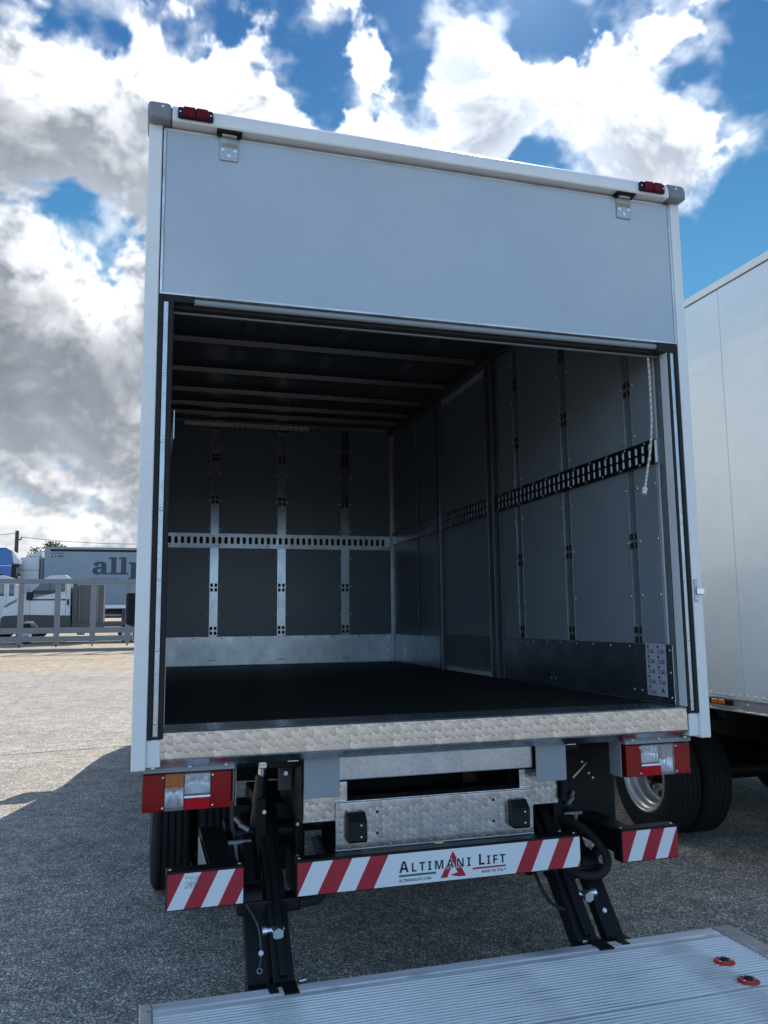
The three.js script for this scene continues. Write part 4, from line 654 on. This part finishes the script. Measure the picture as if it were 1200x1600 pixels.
{ // white chassis-cab van, nose to the left; its near side stands at local z = 0
  const Z = -31, gy = groundY(Z), v = thing('van', 'white van facing left behind the gate, dark lower sill and black mirror', 'van', [-5.0, gy, Z]);
  const P = (pts) => pts.map(([x, y]) => [x + 5.0, y - gy]);
  add('body', sideExtrude(P([[-6.28, 1.32], [-6.27, 1.62], [-6.22, 1.95], [-5.98, 2.18], [-5.40, 2.50], [-5.30, 2.56], [-4.88, 3.02], [-4.62, 3.16], [-4.05, 3.19], [-3.90, 3.10], [-3.86, 2.9], [-3.84, 1.32]]), 1.9, 0.07), M.vanPaint, v);
  add('lower_sill', sideExtrude(P([[-6.31, 1.02], [-6.31, 1.52], [-6.22, 1.62], [-5.40, 1.66], [-3.82, 1.62], [-3.82, 1.0], [-4.95, 1.0], [-5.0, 1.25], [-5.15, 1.42], [-5.42, 1.42], [-5.60, 1.25], [-5.66, 1.02]]), 1.94, 0.02).translate(0, 0, 0.02), M.vanTrim, v);
  const w = add('side_window', sideExtrude(P([[-5.38, 2.26], [-5.34, 2.46], [-4.88, 2.94], [-4.70, 3.02], [-4.06, 3.03], [-4.06, 2.56], [-4.6, 2.44]]), 0.03, 0.004).translate(0, 0, 0.012), M.glass, v); add('window_bar', box(0.36, 0.40, 2.45 - gy, 2.93 - gy, 0.010, 0.016), M.vanTrim, w); add('window_surround', [box(-0.34, 0.98, 2.20 - gy, 2.26 - gy, -0.004, 0.006)], M.vanTrim, v);
  add('wing_mirror', box(-0.42, -0.20, 2.22 - gy, 2.52 - gy, 0.03, 0.16, 0.03), M.black, v); add('door_handle', box(1.03, 1.10, 2.02 - gy, 2.25 - gy, 0.0, 0.022, 0.006), M.black, v); add('headlamp', sideExtrude(P([[-6.24, 1.95], [-6.0, 2.14], [-5.75, 2.27], [-5.78, 2.16], [-6.12, 1.95]]), 0.03, 0.004).translate(0, 0, 0.01), M.glass, v);
  add('door_gap', [box(-0.30, -0.29, 1.5 - gy, 2.3 - gy, 0.0, 0.004), box(0.985, 0.995, 1.5 - gy, 3.0 - gy, 0.0, 0.004)], M.vanTrim, v);
  frontWheel(v, -0.40, 0.36, -0.10, 0.36); frontWheel(v, 3.3, 0.36, -0.10, 0.36);
  add('load_bed', [box(1.20, 4.6, 0.62, 0.80, -1.9, -0.1, 0.01), box(1.22, 1.40, 0.8, 2.3, -1.9, -0.1, 0.01), box(1.55, 1.60, 0.62, 2.2, -0.6, -0.5), box(1.9, 1.96, 0.62, 2.2, -0.6, -0.5)], M.darkGrey, v); const tb = add('tool_box', box(1.24, 2.36, 0.5, 2.26, -1.7, -0.3, 0.01), std(lin(0.10, 0.098, 0.095), 0.6), v); for (const x of [1.42, 1.86, 2.1]) add('box_rib', box(x, x + 0.06, 0.52, 2.24, -0.3, -0.27, 0.004), M.gate, tb);
}
{ // curtain-sided trailer
  const Z = -37, gy = groundY(Z), t = thing('trailer', 'long grey curtain-sided trailer with dark lettering, behind the gate and the white van', 'trailer', [-5.5, gy, Z]);
  const B = (x0, x1, y0, y1, z0, z1, r = 0.01) => box(x0 + 5.5, x1 + 5.5, y0 - gy, y1 - gy, z0, z1, r);
  add('curtain', B(-5.5, 7.9, 2.16, 4.66, -2.4, 0, 0.02), M.curtain, t);
  add('top_rail', B(-5.5, 7.9, 4.66, 4.80, -2.4, 0.02, 0.01), M.greyPaint, t); add('rail_groove', B(-5.28, 7.9, 4.60, 4.695, 0.0, 0.026, 0.004), M.rubber, t);
  add('headboard', B(-5.53, -5.28, 2.1, 4.78, -2.4, 0.012, 0.01), M.curtain, t);
  add('side_rail', B(-5.5, 7.9, 1.98, 2.15, -2.4, 0.01, 0.01), M.backing, t);
  add('chassis_beam', B(-4.5, 7.6, 1.55, 1.98, -1.7, -0.7, 0.01), M.darkGrey, t);
  add('side_guard', [B(-3.6, -0.2, 1.62, 1.72, -0.25, -0.2), B(-3.6, -0.2, 1.30, 1.40, -0.25, -0.2)], M.galvDull, t);
  add('landing_leg', [B(-3.95, -3.83, 0.85, 1.95, -0.7, -0.55), B(-4.05, -3.73, 0.78, 0.86, -0.78, -0.45)], M.galvDull, t);
  add('tool_locker', B(-2.1, -1.2, 1.10, 1.95, -0.9, -0.1, 0.02), M.darkGrey, t);
  for (const x of [8.1, 9.4, 10.7]) frontWheel(t, x, 0.5, -0.25, 0.5, 0.3);
  const cv = document.createElement('canvas'); cv.width = 1024; cv.height = 512; const c = cv.getContext('2d'); c.clearRect(0, 0, 1024, 512); c.fillStyle = '#3a4452'; c.strokeStyle = '#3a4452'; c.lineWidth = 12; c.save(); c.scale(1.22, 1); c.font = 'bold 400px serif'; c.fillText('allp', 22, 328); c.strokeText('allp', 22, 328); c.restore(); c.font = 'bold 96px sans-serif'; c.letterSpacing = '16px'; c.fillText('SISTEMI', 26, 470);
  const tx = new THREE.CanvasTexture(cv); tx.colorSpace = THREE.SRGBColorSpace;
  add('lettering', new THREE.PlaneGeometry(2.62, 1.31).translate(3.26, 3.745 - gy, 0.006), new THREE.MeshStandardMaterial({ map: tx, transparent: true, roughness: 0.6 }), t);
  const cm = document.createElement('canvas'); cm.width = 128; cm.height = 64; const d = cm.getContext('2d'); d.fillStyle = '#39424f'; d.fillRect(4, 6, 116, 6); for (let i = 0; i < 4; i++) { d.fillRect(6 + i * 31, 30, i === 2 ? 26 : 12, 18); } const tm = new THREE.CanvasTexture(cm); tm.colorSpace = THREE.SRGBColorSpace;
  add('loading_marks', new THREE.PlaneGeometry(0.60, 0.30).translate(0.55, 4.40 - gy, 0.006), new THREE.MeshStandardMaterial({ map: tm, transparent: true, roughness: 0.6 }), t);
}
{ // white tractor unit ahead of the trailer
  const Z = -37.2, gy = groundY(Z), t = thing('truck_tractor', 'white lorry tractor unit coupled ahead of the grey trailer', 'lorry', [-6.2, gy, Z]);
  const P = (pts) => pts.map(([x, y]) => [x + 6.2, y - gy]);
  add('cab', sideExtrude(P([[-7.85, 1.4], [-7.9, 2.4], [-7.75, 3.3], [-7.45, 4.02], [-7.1, 4.22], [-6.2, 4.36], [-5.74, 4.40], [-5.74, 1.4]]), 2.4, 0.08), M.vanPaint, t);
  add('roof_deflector', sideExtrude(P([[-6.25, 4.38], [-5.72, 4.66], [-5.72, 4.38]]), 2.2, 0.02).translate(0, 0, -0.1), M.vanPaint, t);
  add('side_fairing', box(0.50, 0.62, 1.5 - gy, 4.3 - gy, -2.3, 0.0, 0.02), M.concrete, t); add('roof_line', [box(-0.55, 0.44, 3.72 - gy, 3.75 - gy, 0, 0.006)], M.gate, t);
  const w = add('side_window', box(-0.95, -0.30, 2.95 - gy, 3.55 - gy, -0.01, 0.012, 0.004), M.glass, t); add('window_pane', box(-0.48, -0.32, 3.25 - gy, 3.48 - gy, 0.012, 0.016), M.backing, w);
  add('lower_skirt', box(-1.6, 0.45, 1.1 - gy, 1.5 - gy, -2.3, -0.02, 0.02), M.darkGrey, t); frontWheel(t, -0.9, 0.5, -0.25, 0.5, 0.3);
}
{ // blue tractor unit at the left edge
  const Z = -36, gy = groundY(Z), t = thing('truck_tractor', 'bright blue lorry cab at the left edge beyond the gate', 'lorry', [-7.6, gy, Z]);
  const P = (pts) => pts.map(([x, y]) => [x + 7.6, y - gy]);
  add('cab', sideExtrude(P([[-9.2, 1.5], [-9.25, 2.6], [-9.0, 4.0], [-8.5, 4.62], [-6.98, 4.66], [-6.75, 4.5], [-6.68, 4.1], [-6.66, 1.5]]), 2.4, 0.08), M.bluePaint, t);
  add('rear_fairing', sideExtrude(P([[-6.78, 4.56], [-6.66, 4.40], [-6.45, 4.12], [-6.45, 3.95], [-6.68, 3.95]]), 2.3, 0.02), M.vanPaint, t);
  add('air_intake', box(0.86, 1.06, 3.3 - gy, 3.9 - gy, -0.6, 0.04, 0.02), M.rubber, t); add('wheel_arch', sideExtrude(P([[-7.6, 3.28], [-7.3, 3.52], [-7.05, 3.46], [-6.9, 3.28]]), 0.05, 0.01).translate(0, 0, 0.03), M.rubber, t); add('trim_line', box(-1.4, 0.92, 3.84 - gy, 3.87 - gy, 0, 0.006), M.vanPaint, t);
  add('side_window', box(-1.4, -0.5, 2.9 - gy, 3.8 - gy, -0.01, 0.01, 0.004), M.glass, t); frontWheel(t, -0.8, 0.5, -0.25, 0.5, 0.3); frontWheel(t, 2.0, 0.5, -0.25, 0.5, 0.3);
}
{ // white minibus cut by the left edge
  const Z = -33.2, gy = groundY(Z), t = thing('minibus', 'white minibus with grey windows at the far left, below the blue lorry', 'minibus', [-6.9, gy, Z]);
  const P = (pts) => pts.map(([x, y]) => [x + 6.9, y - gy]);
  add('body', sideExtrude(P([[-10.6, 1.2], [-10.6, 3.0], [-10.4, 3.26], [-6.6, 3.28], [-6.2, 3.16], [-6.12, 2.9], [-6.10, 1.2]]), 2.0, 0.09), M.vanPaint, t);
  for (const [a, b] of [[-8.6, -7.7], [-7.6, -6.56], [-6.38, -6.19]]) add('side_window', box(a + 6.9, b + 6.9, 2.45 - gy, 2.92 - gy, -0.02, 0.008, 0.004), M.glass, t);
  add('body_seam', box(0.42, 0.43, 1.3 - gy, 3.1 - gy, 0, 0.004), M.gate, t); add('lower_trim', box(-3.7, 0.80, 1.0 - gy, 1.25 - gy, -1.9, -0.02, 0.02), M.vanTrim, t); frontWheel(t, 0.0, 0.34, -0.1, 0.34); frontWheel(t, -3.0, 0.34, -0.1, 0.34);
}
// ---------------------------------------------------------------- pole, wires, trees
{
  const Z = -55, gy = groundY(Z), p = thing('utility_pole', 'dark wooden utility pole rising behind the lorries at the far left', 'pole', [-9.28, gy, Z]);
  add('pole_shaft', rod([0, 0, 0], [0, 7.40 - gy, 0], 0.16, 14, 0.115), M.wood, p); add('pole_bracket', [box(0.05, 0.28, 6.78 - gy, 6.86 - gy, -0.03, 0.03), rod([0.27, 6.86 - gy, 0], [0.27, 6.98 - gy, 0], 0.04, 10)], M.darkGrey, p);
  const w1 = add('overhead_wire', tube([[-24, 7.0, -60], [-16, 6.9, -57.5], [-11, 7.10, -55.5], [-9.30, 7.25, -55]], 0.016, 40, 6), M.darkGrey); w1.userData = { label: 'overhead wire running left from the wooden pole', category: 'wire' };
  const w2 = add('overhead_wire', tube([[-9.0, 6.98, -55], [-6, 6.66, -54.2], [-2, 6.45, -53], [3, 6.5, -51.6], [10, 6.9, -49.5]], 0.016, 40, 6), M.darkGrey); w2.userData = { label: 'overhead wire running right from the wooden pole above the trailer', category: 'wire' };
}
function tree(x, z, h, cr, seed, label) {
  const gy = groundY(z), t = thing('tree', label, 'tree', [x, gy, z]), r = rng(seed), limbs = [], P = [], N = [], I = [];
  limbs.push(rod([0, 0, 0], [0, h * 0.62, 0], 0.14, 10, 0.08));
  for (let i = 0; i < 9; i++) { const a = r() * 6.28, e = 0.5 + r() * 0.8, y = h * (0.4 + 0.25 * r()); limbs.push(rod([0, y, 0], [Math.cos(a) * cr * 0.7 * Math.cos(e), y + cr * 0.8 * Math.sin(e), Math.sin(a) * cr * 0.7 * Math.cos(e)], 0.045, 6, 0.015)); }
  add('trunk', limbs, M.bark, t);
  for (let k = 0; k < 34; k++) { // clumps of leaf-sized blades
    const a = r() * 6.28, u = Math.pow(r(), 0.5), cy = h - cr * 0.95 + (r() * 2 - 1) * cr * 0.85, q = Math.sqrt(Math.max(0, 1 - ((cy - (h - cr * 0.95)) / cr) ** 2)) * cr * u, cx = Math.cos(a) * q, cz = Math.sin(a) * q;
    for (let i = 0; i < 30; i++) { const d = V(r() - 0.5, r() - 0.5, r() - 0.5).multiplyScalar(0.62), s = 0.05 + 0.06 * r(), e1 = V(r() - 0.5, r() - 0.5, r() - 0.5).normalize(), e2 = V(r() - 0.5, r() - 0.5, r() - 0.5).cross(e1).normalize(), n = e1.clone().cross(e2), o = V(cx + d.x, cy + d.y, cz + d.z), b = P.length / 3; for (const [p, q2] of [[-1, 0], [0, -0.4], [1, 0], [0, 0.4]]) { const v = o.clone().addScaledVector(e1, p * s).addScaledVector(e2, q2 * s); P.push(v.x, v.y, v.z); N.push(n.x, n.y, n.z); } I.push(b, b + 1, b + 2, b, b + 2, b + 3); }
  }
  const g = new THREE.BufferGeometry(); g.setAttribute('position', new THREE.Float32BufferAttribute(P, 3)); g.setAttribute('normal', new THREE.Float32BufferAttribute(N, 3)); g.setIndex(I); add('crown', g, M.leaf, t);
}
tree(-7.35, -50, 4.66, 0.55, 4, 'small dark tree whose top shows just above the white lorry roof');
tree(-6.45, -50, 5.04, 0.42, 9, 'small tree whose tip shows above the front end of the grey trailer');
tree(-8.3, -53, 4.15, 0.6, 12, 'low tree showing between the wooden pole and the white lorry');

renderer.render(scene, camera);
